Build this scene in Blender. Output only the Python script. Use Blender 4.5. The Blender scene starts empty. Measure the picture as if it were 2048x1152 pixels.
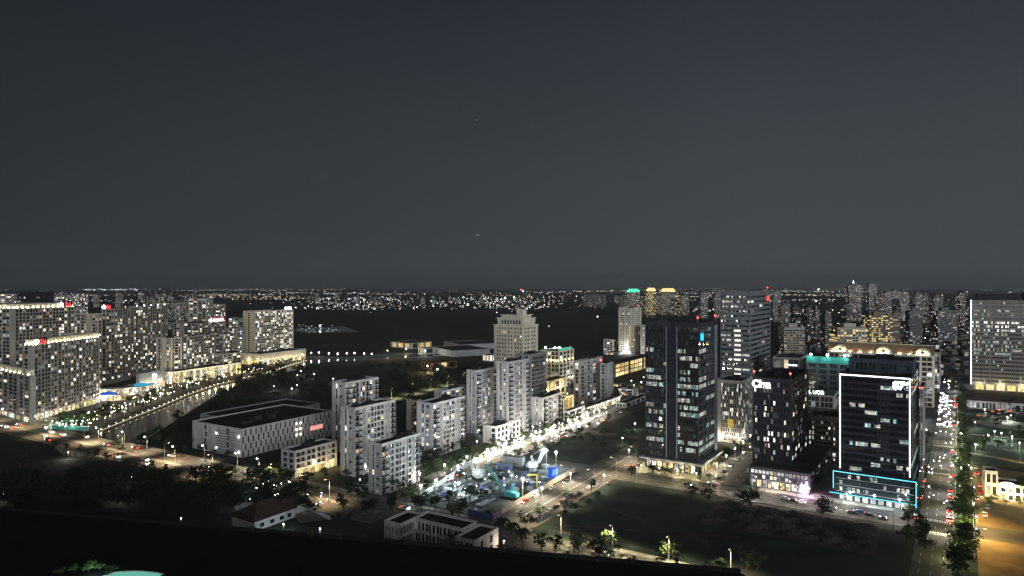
import bpy, math, random
from mathutils import Vector
random.seed(7)
rnd = random.random
uni = random.uniform
R = math.radians
scene = bpy.context.scene
C = scene.collection

# ---------------------------------------------------------------- camera, sky, sun, exposure
F, H, VH = 1365.0, 100.0, 572.0          # focal length in photo pixels, eye height, horizon row
cam_d = bpy.data.cameras.new('camera')
cam_d.sensor_width = 36.0
cam_d.lens = 36.0 * F / 2048.0
cam_d.shift_y = -(576.0 - VH) / 2048.0
cam_d.clip_start = 1.0
cam_d.clip_end = 90000.0
cam = bpy.data.objects.new('camera', cam_d)
C.objects.link(cam)
cam.location = (0, 0, H)
cam.rotation_euler = (R(90), 0, 0)
scene.camera = cam

vs = scene.view_settings
vs.view_transform = 'Standard'
vs.look = 'None'
vs.exposure = 0.0
vs.gamma = 1.0
cy = scene.cycles
cy.use_denoising = True
cy.use_adaptive_sampling = False
cy.filter_width = 1.35
cy.max_bounces = 4
cy.diffuse_bounces = 2
cy.glossy_bounces = 3
cy.transmission_bounces = 2
cy.volume_bounces = 0
cy.caustics_reflective = False
cy.caustics_refractive = False
cy.sample_clamp_indirect = 2.0

SUN_EL, SUN_ROT = 6.0, 156.0
world = bpy.data.worlds.new('World')
scene.world = world
world.use_nodes = True
wn, wl = world.node_tree.nodes, world.node_tree.links
bg = wn['Background']
tc = wn.new('ShaderNodeTexCoord')
sep = wn.new('ShaderNodeSeparateXYZ')
wl.new(tc.outputs['Generated'], sep.inputs[0])
ramp = wn.new('ShaderNodeValToRGB')
wl.new(sep.outputs['Z'], ramp.inputs[0])
cr = ramp.color_ramp
cr.elements[0].position, cr.elements[0].color = 0.0, (.0530, .0640, .0670, 1)
cr.elements[1].position, cr.elements[1].color = 0.48, (.0120, .0150, .0210, 1)
for p, c in ((.06, (.0430, .0520, .0550)), (.18, (.0350, .0425, .0475)), (.33, (.0240, .0285, .0370))):
    e = cr.elements.new(p)
    e.color = (*c, 1)
# city glow is a little stronger towards the centre and right of the skyline
rx = wn.new('ShaderNodeMapRange')
wl.new(sep.outputs['X'], rx.inputs['Value'])
rx.inputs['From Min'].default_value, rx.inputs['From Max'].default_value = -.6, .25
rx.inputs['To Min'].default_value, rx.inputs['To Max'].default_value = .56, 1.10
nz = wn.new('ShaderNodeTexNoise')
nz.inputs['Scale'].default_value = 2.2
nz.inputs['Detail'].default_value = 3
wl.new(tc.outputs['Generated'], nz.inputs['Vector'])
rn = wn.new('ShaderNodeMapRange')
wl.new(nz.outputs['Fac'], rn.inputs['Value'])
rn.inputs['To Min'].default_value, rn.inputs['To Max'].default_value = .88, 1.12
m1 = wn.new('ShaderNodeMath'); m1.operation = 'MULTIPLY'
wl.new(rx.outputs[0], m1.inputs[0]); wl.new(rn.outputs[0], m1.inputs[1])
mx = wn.new('ShaderNodeVectorMath'); mx.operation = 'SCALE'
wl.new(ramp.outputs['Color'], mx.inputs[0]); wl.new(m1.outputs[0], mx.inputs['Scale'])
wl.new(mx.outputs[0], bg.inputs['Color'])
bg.inputs['Strength'].default_value = 1.16

sun_d = bpy.data.lights.new('sun', 'SUN')
sun_d.energy = 2.2
sun_d.angle = R(28)
sun_d.color = (.96, .98, 1.0)
sun = bpy.data.objects.new('sun', sun_d)
C.objects.link(sun)
sun.rotation_euler = (R(90 - SUN_EL), 0, R(180 - SUN_ROT))   # low glow from behind the camera

# ---------------------------------------------------------------- helpers
TH = 31.5
def A(th=TH): return Vector((math.sin(R(th)), math.cos(R(th)), 0))     # street direction going away
def Bd(th=TH): return Vector((math.cos(R(th)), -math.sin(R(th)), 0))   # street direction going right
def G(u, v, z=0.0):
    D = F * (H - z) / (v - VH)
    return Vector(((u - 1024) * D / F, D, z))
def AT(u, v, D): return Vector(((u - 1024) * D / F, D, H - (v - VH) * D / F))
def along(p, d, u):
    k = (u - 1024) / F
    return (k * p.y - p.x) / (d.x - k * d.y)

ORD = ('first second third fourth fifth sixth seventh eighth ninth tenth eleventh twelfth thirteenth fourteenth '
       'fifteenth sixteenth seventeenth eighteenth nineteenth twentieth').split()

class MB:
    def __init__(s): s.v, s.f, s.m = [], [], []
    def quad(s, a, b, c, d, m=0):
        n = len(s.v); s.v += [tuple(a), tuple(b), tuple(c), tuple(d)]; s.f.append((n, n+1, n+2, n+3)); s.m.append(m)
    def poly(s, pts, m=0):
        n = len(s.v); s.v += [tuple(p) for p in pts]; s.f.append(tuple(range(n, n+len(pts)))); s.m.append(m)
    def box(s, x0, y0, z0, x1, y1, z1, m=0):
        n = len(s.v)
        s.v += [(x0,y0,z0),(x1,y0,z0),(x1,y1,z0),(x0,y1,z0),(x0,y0,z1),(x1,y0,z1),(x1,y1,z1),(x0,y1,z1)]
        for f in ((3,2,1,0),(4,5,6,7),(0,1,5,4),(1,2,6,5),(2,3,7,6),(3,0,4,7)):
            s.f.append(tuple(n+i for i in f)); s.m.append(m)
    def obox(s, o, ex, ey, ez, m=0):
        n = len(s.v); o, ex, ey, ez = map(Vector, (o, ex, ey, ez))
        for k in (0, 1):
            for a, b in ((0,0),(1,0),(1,1),(0,1)): s.v.append(tuple(o + ex*a + ey*b + ez*k))
        for f in ((3,2,1,0),(4,5,6,7),(0,1,5,4),(1,2,6,5),(2,3,7,6),(3,0,4,7)):
            s.f.append(tuple(n+i for i in f)); s.m.append(m)
    def tube(s, p0, p1, r0, r1=None, k=6, m=0, cap=True):
        p0, p1 = Vector(p0), Vector(p1); r1 = r0 if r1 is None else r1
        d = (p1 - p0).normalized(); a = d.orthogonal().normalized(); b = d.cross(a); n = len(s.v)
        for p, r in ((p0, r0), (p1, r1)):
            for i in range(k):
                t = 2*math.pi*i/k; s.v.append(tuple(p + (a*math.cos(t) + b*math.sin(t))*r))
        for i in range(k):
            j = (i+1) % k; s.f.append((n+i, n+j, n+k+j, n+k+i)); s.m.append(m)
        if cap:
            s.f.append(tuple(n+k+i for i in range(k))); s.m.append(m); s.f.append(tuple(n+k-1-i for i in range(k))); s.m.append(m)
    def ball(s, c, r, m=0, k=8, q=5, sz=1.0):
        c = Vector(c); n = len(s.v)
        for j in range(q+1):
            ph = math.pi*j/q
            for i in range(k):
                t = 2*math.pi*i/k
                s.v.append((c.x + r*math.sin(ph)*math.cos(t), c.y + r*math.sin(ph)*math.sin(t), c.z + r*sz*math.cos(ph)))
        for j in range(q):
            for i in range(k):
                i2 = (i+1) % k; s.f.append((n+j*k+i, n+(j+1)*k+i, n+(j+1)*k+i2, n+j*k+i2)); s.m.append(m)
    def mesh(s, name, mats):
        me = bpy.data.meshes.new(name); me.from_pydata(s.v, [], s.f)
        for m in (mats if isinstance(mats, (list, tuple)) else [mats]): me.materials.append(m)
        me.polygons.foreach_set('material_index', s.m); me.update()
        return me
    def build(s, name, mats, parent=None): return put(name, s.mesh(name, mats), parent)

def put(name, data, parent=None, loc=None, rz=0.0, scale=None):
    o = bpy.data.objects.new(name, data); C.objects.link(o)
    if parent: o.parent = parent
    if loc is not None: o.location = loc
    if rz: o.rotation_euler = (0, 0, rz)
    if scale is not None: o.scale = scale if hasattr(scale, '__len__') else (scale,)*3
    return o
def tag(o, label=None, cat=None, group=None, kind=None):
    if label: o['label'] = label
    if cat: o['category'] = cat
    if group: o['group'] = group
    if kind: o['kind'] = kind
    return o
def thing(name, label, cat, loc=(0,0,0), rz=0.0, group=None): return tag(put(name, None, None, loc, rz), label, cat, group)
def struct(name, mb, mats): return tag(mb.build(name, mats), kind='structure')
LP = 6.0
def lamp_light(parent, loc, power, col, size=.3, spot=None):
    spot = spot and spot*.84
    d = bpy.data.lights.new('light', 'SPOT' if spot else 'POINT'); d.energy = power*LP; d.color = col; d.shadow_soft_size = size
    if spot: d.spot_size = R(spot); d.spot_blend = .6
    return put('light', d, parent, loc)

# ---------------------------------------------------------------- materials
def nodes(name):
    m = bpy.data.materials.new(name); m.use_nodes = True
    return m, m.node_tree.nodes, m.node_tree.links
def solid(name, col, rough=.8, metal=0.0, var=.25, scale=.3, ior=None, bump=0.0, bscale=2.0, stretch=None):
    m, n, l = nodes(name); b = n['Principled BSDF']
    b.inputs['Roughness'].default_value = rough; b.inputs['Metallic'].default_value = metal
    if rough >= .65: b.inputs['Specular IOR Level'].default_value = .1
    if ior: b.inputs['IOR'].default_value = ior
    pos = n.new('ShaderNodeNewGeometry').outputs['Position']
    if stretch:
        v = n.new('ShaderNodeVectorMath'); v.operation = 'MULTIPLY'; l.new(pos, v.inputs[0]); v.inputs[1].default_value = stretch; pos = v.outputs[0]
    if var:
        t = n.new('ShaderNodeTexNoise'); t.inputs['Scale'].default_value = scale; t.inputs['Detail'].default_value = 5; l.new(pos, t.inputs['Vector'])
        r = n.new('ShaderNodeValToRGB'); l.new(t.outputs['Fac'], r.inputs[0])
        r.color_ramp.elements[0].position = .3; r.color_ramp.elements[1].position = .7
        r.color_ramp.elements[0].color = (*[c*(1-var) for c in col], 1); r.color_ramp.elements[1].color = (*[c*(1+var) for c in col], 1)
        l.new(r.outputs[0], b.inputs['Base Color'])
    else: b.inputs['Base Color'].default_value = (*col, 1)
    if bump:
        t = n.new('ShaderNodeTexNoise'); t.inputs['Scale'].default_value = bscale; t.inputs['Detail'].default_value = 3; l.new(pos, t.inputs['Vector'])
        u = n.new('ShaderNodeBump'); u.inputs['Strength'].default_value = bump; l.new(t.outputs['Fac'], u.inputs['Height']); l.new(u.outputs[0], b.inputs['Normal'])
    return m
def no_sample(m):
    try: m.cycles.emission_sampling = 'NONE'
    except Exception: pass
    return m
def glow(name, col, s, sample=False):
    m, n, l = nodes(name); n.remove(n['Principled BSDF']); e = n.new('ShaderNodeEmission')
    e.inputs['Color'].default_value = (*col, 1); e.inputs['Strength'].default_value = s
    l.new(e.outputs[0], n['Material Output'].inputs[0])
    return m if sample else no_sample(m)
def litmat(name, cols, lo, hi, cell=1.1, contrast=(.35, 1.25), pw=1.6):
    """a lit room behind glass: every pane gets its own lamp colour and brightness"""
    m, n, l = nodes(name); n.remove(n['Principled BSDF']); e = n.new('ShaderNodeEmission'); l.new(e.outputs[0], n['Material Output'].inputs[0])
    oi = n.new('ShaderNodeObjectInfo'); ge = n.new('ShaderNodeNewGeometry')
    ad = n.new('ShaderNodeMath'); ad.operation = 'ADD'; l.new(oi.outputs['Random'], ad.inputs[0]); l.new(ge.outputs['Random Per Island'], ad.inputs[1])
    w = n.new('ShaderNodeTexWhiteNoise'); w.noise_dimensions = '1D'; l.new(ad.outputs[0], w.inputs['W'])
    fr = n.new('ShaderNodeMath'); fr.operation = 'FRACT'; l.new(ad.outputs[0], fr.inputs[0])
    r = n.new('ShaderNodeValToRGB'); r.color_ramp.interpolation = 'CONSTANT'; l.new(fr.outputs[0], r.inputs[0])
    for i, c in enumerate(cols):
        el = r.color_ramp.elements[i] if i < 2 else r.color_ramp.elements.new(.99)
        el.position = i/len(cols); el.color = (*c, 1)
    l.new(r.outputs[0], e.inputs['Color'])
    p = n.new('ShaderNodeMath'); p.operation = 'POWER'; l.new(w.outputs['Value'], p.inputs[0]); p.inputs[1].default_value = pw
    mr = n.new('ShaderNodeMapRange'); l.new(p.outputs[0], mr.inputs['Value']); mr.inputs['To Min'].default_value = lo; mr.inputs['To Max'].default_value = hi
    sn = n.new('ShaderNodeVectorMath'); sn.operation = 'SNAP'; l.new(ge.outputs['Position'], sn.inputs[0]); sn.inputs[1].default_value = (cell, cell, cell*.8)
    t = n.new('ShaderNodeTexWhiteNoise'); t.noise_dimensions = '3D'; l.new(sn.outputs[0], t.inputs['Vector'])
    m2 = n.new('ShaderNodeMapRange'); l.new(t.outputs['Value'], m2.inputs['Value'])
    m2.inputs['To Min'].default_value, m2.inputs['To Max'].default_value = contrast
    mu = n.new('ShaderNodeMath'); mu.operation = 'MULTIPLY'; l.new(mr.outputs[0], mu.inputs[0]); l.new(m2.outputs[0], mu.inputs[1]); l.new(mu.outputs[0], e.inputs['Strength'])
    return no_sample(m)

WARM, CREAM, WHITE, COOL, TEAL = (1, .72, .38), (1, .86, .62), (1, .96, .88), (.85, .95, 1), (.55, .95, .92)
LIT_HOME = litmat('lit_home', [CREAM, WHITE, (1,.88,.68), COOL, WHITE, (1,.76,.46), CREAM], .25, 3.0)
LIT_DIM = litmat('lit_curtain', [(1,.75,.5), (.9,.9,.85), CREAM, COOL], .05, .4)
LIT_OFFICE = litmat('lit_office', [WHITE, (.8,1,.9), TEAL, WHITE, (1,.97,.75)], .35, 1.0, cell=.9, contrast=(.12, 1.3), pw=1.0)
LIT_WHITE = litmat('lit_white', [WHITE, COOL, WHITE, CREAM], .6, 2.6, contrast=(.5, 1.2))
LIT_FAR = litmat('lit_far', [WHITE, CREAM, COOL, (1,.75,.42), WHITE], .1, 1.1, pw=2.0)
LIT_GLOOM = litmat('lit_gloom', [(.45,.9,.95), (.5,.8,1), (.6,.95,.85)], .008, .075, contrast=(.1, 1.6), pw=2.0)
LIT_SHOP = litmat('lit_shop', [CREAM, WHITE, (1,.8,.35), CREAM, (1,.7,.4)], .45, 2.2, cell=1.4, contrast=(.05, 1.5))
LIT_GOLD = litmat('lit_gold', [(1,.7,.25), (1,.8,.4)], .7, 1.8)
GLASS = solid('dark_window_glass', (.014, .016, .02), .12, var=0, ior=1.5)
def tower_glass(name, col, ior=2.5):
    m = solid(name, col, .04, var=.3, scale=.08, ior=ior, bump=.035, bscale=.22)
    return m
GLASS_BLUE = tower_glass('tower_glass', (.012, .021, .027))
GLASS_NAVY = tower_glass('navy_glass', (.009, .012, .019))
FRAME = solid('window_frame', (.12, .12, .12), .5, var=0)
def wall(name, c, var=.22): return solid(name, c, .9, var=var, scale=.4, stretch=(1, 1, .12))
W_TAUPE = wall('taupe_wall', (.30, .28, .245))
W_TAUPE2 = wall('grey_taupe_wall', (.25, .237, .22))
W_BEIGE = wall('beige_wall', (.47, .445, .385))
W_CREAM = wall('cream_wall', (.62, .60, .51))
W_WHITE = wall('white_wall', (.55, .55, .54))
W_GREY = wall('grey_wall', (.40, .41, .43))
W_MID = wall('mid_grey_wall', (.24, .25, .27))
W_DARK = wall('dark_wall', (.035, .035, .045))
W_NAVY = wall('navy_wall', (.045, .055, .075))
W_OLD = wall('plain_concrete', (.30, .29, .27))
ROOF = solid('dark_roof', (.030, .030, .032), .9, var=.4, scale=.15)
ROOF_BLUE = solid('blue_grey_roof', (.05, .058, .07), .7, var=.3, scale=.1)
TILE = solid('roof_tile', (.075, .05, .04), .85, var=.3, scale=.6)
METAL = solid('grey_metal', (.30, .31, .32), .45, .3, var=0)
POLE = solid('lamp_pole', (.42, .43, .42), .5, .2, var=0)
BLACK = solid('black_rubber', (.015, .015, .015), .7, var=0)
BARK = solid('bark', (.06, .048, .036), .95, var=.3, scale=2)
LEAF = [solid('leaf_dark', (.016, .026, .013), .75, var=.45, scale=.5), solid('leaf_green', (.045, .075, .026), .7, var=.45, scale=.5),
        solid('leaf_pale', (.055, .080, .036), .7, var=.4, scale=.5)]
G_WARM = glow('lamp_warm', (1, .70, .36), 14); G_WHITE = glow('lamp_white', (.95, .97, 1), 14); G_CREAM = glow('lamp_cream', (1, .86, .6), 12)
G_FLOOD = glow('lamp_flood', (.78, 1, .98), 40); G_RED = glow('lamp_red', (1, .06, .05), 8); G_HEAD = glow('headlight', (1, .95, .85), 40); G_TAIL = glow('taillight', (1, .05, .03), 14)
G_SIGN = glow('sign_white', (.95, .98, 1), 6); G_SIGNRED = glow('sign_red', (1, .05, .06), 2.6); G_LINE = glow('led_line_white', (.86, .93, 1), 3.2, True)
G_CYAN = glow('led_line_cyan', (.15, .75, .95), 1.6, True); G_BLUE = glow('screen_blue', (.03, .30, .8), 1.5); G_GREEN = glow('green_crown', (.12, .8, .5), .7, True)
G_PINK = glow('pink_sign', (1, .55, .95), 5, True); G_PURPLE = glow('purple_sign', (.2, .16, 1), 1.6); G_ORANGE = glow('orange_sign', (1, .5, .2), 1.0)

# ---------------------------------------------------------------- windows
def pane_mesh(name, mat):
    b = MB(); b.quad((.04,0,.04), (.96,0,.04), (.96,0,.96), (.04,0,.96), 0)
    for x0, z0, x1, z1 in ((0,0,.04,1), (.96,0,1,1), (.04,0,.96,.04), (.04,.96,.96,1), (.485,.04,.515,.96)): b.box(x0, -.05, z0, x1, .02, z1, 1)
    return b.mesh(name, [mat, FRAME])
PANES = {}
def pane(mat):
    if mat.name not in PANES: PANES[mat.name] = pane_mesh('window', mat)
    return PANES[mat.name]

WID = dict(w=1.0, W=5.0, n=3.0, s=1.5, t=2.4, b=4.2, o=3.6, g=3.0, d=2.6, h=2.0, q=2.6, c=2.0, r=3.0, v=1.6, y=3.0)
OPEN = dict(n=(.06, .94, .16, .88, .4), s=(.18, .82, .05, .95, .4), c=(.33, .62, .03, .97, .25), r=(.0, 1.0, .30, .74, .2), v=(.12, .88, .30, .80, .3), t=(.12, .88, .12, .88, .3), b=(.04, .96, .04, .86, 1.3),
            o=(.03, .97, .14, .90, .9), g=(.03, .97, .10, .97, .12), y=(.02, .98, .26, .86, .12), h=(.2, .8, .08, .80, .25), q=(.24, .76, .28, .74, .25))
def fpt(face, s, d, z, Lr, Ll):
    if face == 'R': return (s, d, z)
    if face == 'L': return (d, s, z)
    if face == 'B': return (Lr - d, s, z)
    return (s, Ll - d, z)
def facade(mb, panes, face, pat, z0, z1, nf, Lr, Ll, stagger=False, m=0):
    L = Lr if face in 'RK' else Ll
    tot = sum(WID[c] for c in pat); s = 0.0; fh = (z1 - z0) / nf
    def q(s0, s1, a, b, d0=0.0, d1=0.0, mm=m):
        mb.quad(fpt(face,s0,d0,a,Lr,Ll), fpt(face,s1,d0,a,Lr,Ll), fpt(face,s1,d1,b,Lr,Ll), fpt(face,s0,d1,b,Lr,Ll), mm)
    for ci, c in enumerate(pat):
        w = WID[c] * L / tot; a, b = s, s + w; s = b
        if c in 'wW': q(a, b, z0, z1); continue
        if c == 'd':
            e = .8; q(a, b, z0, z1, e, e)
            for x in (a, b): mb.quad(fpt(face,x,0,z0,Lr,Ll), fpt(face,x,e,z0,Lr,Ll), fpt(face,x,e,z1,Lr,Ll), fpt(face,x,0,z1,Lr,Ll), m)
            mb.quad(fpt(face,a,0,z1,Lr,Ll), fpt(face,b,0,z1,Lr,Ll), fpt(face,b,e,z1,Lr,Ll), fpt(face,a,e,z1,Lr,Ll), m)
            for k in range(nf):
                if k % 2 == 0 or rnd() < .3: panes.append((face, a+.3*w, a+.7*w, z0+fh*(k+.3), z0+fh*(k+.75), e-.03, k, ci, c))
            continue
        x0, x1, v0, v1, e = OPEN[c]
        for k in range(nf):
            zz = z0 + k*fh; sh = ((.24 if c == 'c' else .16)*w if k % 2 else -(.24 if c == 'c' else .16)*w) if stagger else 0
            o0, o1, p0, p1 = a + x0*w + sh, a + x1*w + sh, zz + v0*fh, zz + v1*fh
            o0 = max(o0, a + .01); o1 = min(o1, b - .01)
            q(a, b, zz, p0); q(a, b, p1, zz+fh); q(a, o0, p0, p1); q(o1, b, p0, p1)
            q(o0, o1, p0, p0, 0, e); q(o0, o1, p1, p1, 0, e)
            for x in (o0, o1): mb.quad(fpt(face,x,0,p0,Lr,Ll), fpt(face,x,e,p0,Lr,Ll), fpt(face,x,e,p1,Lr,Ll), fpt(face,x,0,p1,Lr,Ll), m)
            panes.append((face, o0, o1, p0, p1, e, k, ci, c))
def add_panes(root, panes, lit, Lr, Ll, litm, dimm, maxw, glass=None, dim=.15, forced=None):
    glass = glass or GLASS
    if not panes: return
    rowf = {}
    lst = []
    for p in panes:
        k = (p[0], p[6]); rowf.setdefault(k, uni(.45, 1.55)); r = rnd()
        mat = litm if r < lit*rowf[k] else dimm if r < lit*rowf[k] + dim else glass
        if forced: mat = forced(p) or mat
        if mat is GLASS_BLUE and rnd() < .4: mat = LIT_GLOOM
        lst.append((mat, p))
    def key(x):
        p = x[1]; return ((2 if x[0] is litm else 1 if x[0] is dimm else 0), (p[2]-p[1])*(p[4]-p[3]))
    lst.sort(key=key, reverse=True)
    for mat, p in lst[:maxw]:
        f, s0, s1, z0, z1, d = p[:6]
        if f in 'RK': put('window', pane(mat), root, fpt(f, s0, d, z0, Lr, Ll), 0, (s1-s0, 1, z1-z0))
        else: put('window', pane(mat), root, fpt(f, s1, d, z0, Lr, Ll), -math.pi/2, (s1-s0, 1, z1-z0))
    rest = lst[maxw:]
    if rest:
        mats = []; mb = MB()
        for mat, p in rest:
            if mat not in mats: mats.append(mat)
            f, s0, s1, z0, z1, d = p[:6]
            mb.quad(fpt(f,s0,d,z0,Lr,Ll), fpt(f,s1,d,z0,Lr,Ll), fpt(f,s1,d,z1,Lr,Ll), fpt(f,s0,d,z1,Lr,Ll), mats.index(mat))
        tag(mb.build('window', mats, root), kind='stuff')

BALC = None
def balcony_mesh():
    global BALC
    if BALC is None:
        b = MB(); b.box(0, -1.1, -.02, 1, -.02, 0, 0); b.box(0, -1.1, .0, 1, -1.04, .32, 1)
        b.box(0, -1.04, 0, .02, -.02, .32, 1); b.box(.98, -1.04, 0, 1, -.02, .32, 1); BALC = b.mesh('balcony', [W_GREY, GLASS])
    return BALC

class Bl: pass
def bld(name, label, cat, u0, uL, uR, vt, nf, fr, fl, wm, D=None, v0=None, th=TH, Lr=None, Ll=None, lit=.3, dim=.15, litm=None, dimm=None,
        maxw=100, par=1.0, roofm=None, group=None, stagger=False, zb=0.0, base=0.0, basem=None, glass=None, huts=2, forced=None, balc=True, P0=None, h=None):
    if P0 is None: P0 = G(u0, v0) if D is None else Vector(((u0-1024)*D/F, D, 0))
    D = P0.y; r, l = A(th), -Bd(th)
    Lr = along(P0, r, uR) if Lr is None else Lr
    Ll = along(P0, l, uL) if Ll is None else Ll
    if h is None: h = H - (vt - VH)*D/F
    P0 = Vector((P0.x, P0.y, zb)); h -= zb
    root = thing(name, label, cat, P0, R(90 - th), group)
    o = Bl(); o.root, o.Lr, o.Ll, o.h, o.D, o.th, o.P0 = root, Lr, Ll, h, D, th, P0
    top = h - par
    mb, panes = MB(), []
    if base:
        mb.quad((0,0,0), (Lr,0,0), (Lr,0,base), (0,0,base), 0); mb.quad((0,0,0), (0,Ll,0), (0,Ll,base), (0,0,base), 0)
    facade(mb, panes, 'R', fr, base, top, nf, Lr, Ll, stagger); facade(mb, panes, 'L', fl, base, top, nf, Lr, Ll, stagger)
    mb.quad((Lr,0,0), (Lr,Ll,0), (Lr,Ll,top), (Lr,0,top)); mb.quad((0,Ll,0), (Lr,Ll,0), (Lr,Ll,top), (0,Ll,top))
    t = .35
    for a in ((0,0,Lr,t), (0,Ll-t,Lr,Ll), (0,t,t,Ll-t), (Lr-t,t,Lr,Ll-t)): mb.box(a[0], a[1], top, a[2], a[3], h)
    mb.build('wall', [wm], root)
    rf = MB(); rf.quad((t,t,top+.05), (Lr-t,t,top+.05), (Lr-t,Ll-t,top+.05), (t,Ll-t,top+.05), 0)
    ro = rf.build('roof', [roofm or ROOF], root)
    if huts:
        for k in range(huts):
            hm = MB()
            x, y = Lr*uni(.15, .75), Ll*uni(.2, .6); sx, sy, sz = min(Lr*.2, uni(3, 7)), min(Ll*.3, uni(2.5, 5)), uni(1.4, 2.8)
            hm.box(x, y, top+.06, x+sx, y+sy, top+.06+sz); hm.build('roof_hut', [roofm or ROOF], ro)
    add_panes(root, panes, lit, Lr, Ll, litm or LIT_HOME, dimm or LIT_DIM, maxw, glass, dim, forced)
    if balc and 'b' in fr + fl:
        n = 0
        for p in panes:
            if p[8] == 'b' and n < 60:
                n += 1; f, s0, s1, z0 = p[:4]; sc = (s1-s0+.6, 1, (p[4]-p[3]))
                if f == 'R': put('balcony', balcony_mesh(), root, fpt(f, s0-.3, 0, z0, Lr, Ll), 0, sc)
                else: put('balcony', balcony_mesh(), root, fpt(f, s1+.3, 0, z0, Lr, Ll), -math.pi/2, sc)
    return o

BULB = MB(); BULB.ball((0,0,0), 1.0, 0, 8, 5)
BULBS = {}
def bulb(mat):
    if mat.name not in BULBS: BULBS[mat.name] = BULB.mesh('lamp_bulb', mat)
    return BULBS[mat.name]
def beam(root, name, face, s0, s1, z0, z1, mat, o, out=.15, d=.15):
    b = MB()
    if face == 'R': b.box(s0, -out-d, z0, s1, -out, z1)
    else: b.box(-out-d, s0, z0, -out, s1, z1)
    return b.build(name, mat, root)
def text(root, name, s, face, pos, z, size, mat, o, bold=.02, out=.5, ext=.08):
    cu = bpy.data.curves.new(name, 'FONT'); cu.body = s; cu.size = size; cu.extrude = ext; cu.offset = bold*size; cu.align_x = 'CENTER'
    tmp = bpy.data.objects.new('lettering', cu); C.objects.link(tmp)
    bpy.context.view_layer.update()
    me = bpy.data.meshes.new_from_object(tmp.evaluated_get(bpy.context.evaluated_depsgraph_get()))
    bpy.data.objects.remove(tmp); me.materials.clear(); me.materials.append(mat)
    ob = put(name, me, root)
    if face == 'R': ob.location = (pos, -out, z); ob.rotation_euler = (R(90), 0, 0)
    else: ob.location = (-out, pos, z); ob.rotation_euler = (R(90), 0, -R(90))
    return ob
def crown(o, hc, n_r, n_l, mat=None, power=0, lampm=None, setb=.9):
    """lit crown: a set back parapet wall washed by lamps standing along its foot"""
    c = MB(); Lr, Ll, h = o.Lr, o.Ll, o.h
    c.box(setb, setb, h, Lr-setb, Ll-setb, h+hc); c.box(setb-.5, setb-.5, h+hc, Lr-setb+.5, Ll-setb+.5, h+hc+.4)
    k = MB()
    cr_ = c.build('crown', [mat or W_CREAM], o.root)
    for i in range(n_r): put('crown_lamp', bulb(lampm or CROWN), cr_, ((i+.5)*Lr/n_r, .35, h+.5), 0, .42)
    for i in range(n_l): put('crown_lamp', bulb(lampm or CROWN), cr_, (.35, (i+.5)*Ll/n_l, h+.5), 0, .42)
CROWN = glow('crown_light', (1, .78, .42), 75, True)
def shops(o, face, s0, s1, n, z0, z1, mat=None, power=0, col=(1,.85,.6), out=.06, step=2):
    w = (s1 - s0)/n
    for i in range(n):
        a, b = s0 + i*w + .12*w, s0 + (i+1)*w - .06*w
        if face == 'R': put('shopfront', pane(mat or LIT_SHOP), o.root, (a, -out, z0), 0, (b-a, 1, z1-z0))
        else: put('shopfront', pane(mat or LIT_SHOP), o.root, (-out, b, z0), -math.pi/2, (b-a, 1, z1-z0))
        power_ = power*.42
        if power and i % step == 0: lamp_light(o.root, ((a+b)/2, -3, z1) if face == 'R' else (-3, (a+b)/2, z1), power_, col, .6)
def beacon(o, x, y, z=None):
    b = MB(); b.tube((0,0,0), (0,0,2.5), .12); m = b.build('beacon_mast', POLE, o.root); m.location = (x, y, o.h if z is None else z)
    put('beacon_lamp', bulb(G_RED), m, (0, 0, 2.8), 0, .55)
# ---------------------------------------------------------------- the setting
GROUND = solid('ground', (.030, .034, .030), .95, var=.5, scale=.01)
FIELD = solid('field_grass', (.022, .036, .027), .95, var=.55, scale=.06, bump=.6, bscale=.5)
DIRT = solid('field_dirt', (.050, .046, .042), .95, var=.5, scale=.07, bump=.8, bscale=.25)
ASPH = solid('asphalt', (.085, .080, .074), .75, var=.22, scale=.12)
PAVE = solid('pavement', (.20, .19, .17), .85, var=.2, scale=.4)
DPAVE = solid('dark_pavement', (.055, .052, .05), .85, var=.3, scale=.25)
SITE = solid('site_ground', (.065, .066, .064), .9, var=.7, scale=.12, bump=.5, bscale=.4)
YARD = solid('yard_clay', (.15, .115, .065), .95, var=.45, scale=.06, bump=.6, bscale=.3)
LINE = solid('road_paint', (.6, .6, .56), .7, var=.15, scale=1)
def river_mat():
    m = solid('river_water', (.004, .006, .008), .1, var=0, ior=1.33)
    n, l = m.node_tree.nodes, m.node_tree.links
    t = n.new('ShaderNodeTexNoise'); t.inputs['Scale'].default_value = 1.6; t.inputs['Detail'].default_value = 1
    g = n.new('ShaderNodeNewGeometry'); l.new(g.outputs['Position'], t.inputs['Vector'])
    b = n.new('ShaderNodeBump'); b.inputs['Strength'].default_value = .14; b.inputs['Distance'].default_value = .05
    l.new(t.outputs['Fac'], b.inputs['Height']); l.new(b.outputs[0], n['Principled BSDF'].inputs['Normal'])
    return m
WATER = river_mat()
def sheet(name, pts, z, mat):
    b = MB(); b.poly([(p[0], p[1], z) for p in pts]); return struct(name, b, mat)
b = MB()
ys = [-7000, -1500, 0, 300, 800, 2000, 5000, 12000, 26000]; xs = [-26000, -9000, -2000, -400, 0, 400, 2000, 9000, 26000]
for i in range(8):
    for j in range(8): b.quad((xs[i],ys[j],0), (xs[i+1],ys[j],0), (xs[i+1],ys[j+1],0), (xs[i],ys[j+1],0))
struct('ground', b, GROUND)

a, bb = A(), Bd()
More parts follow.
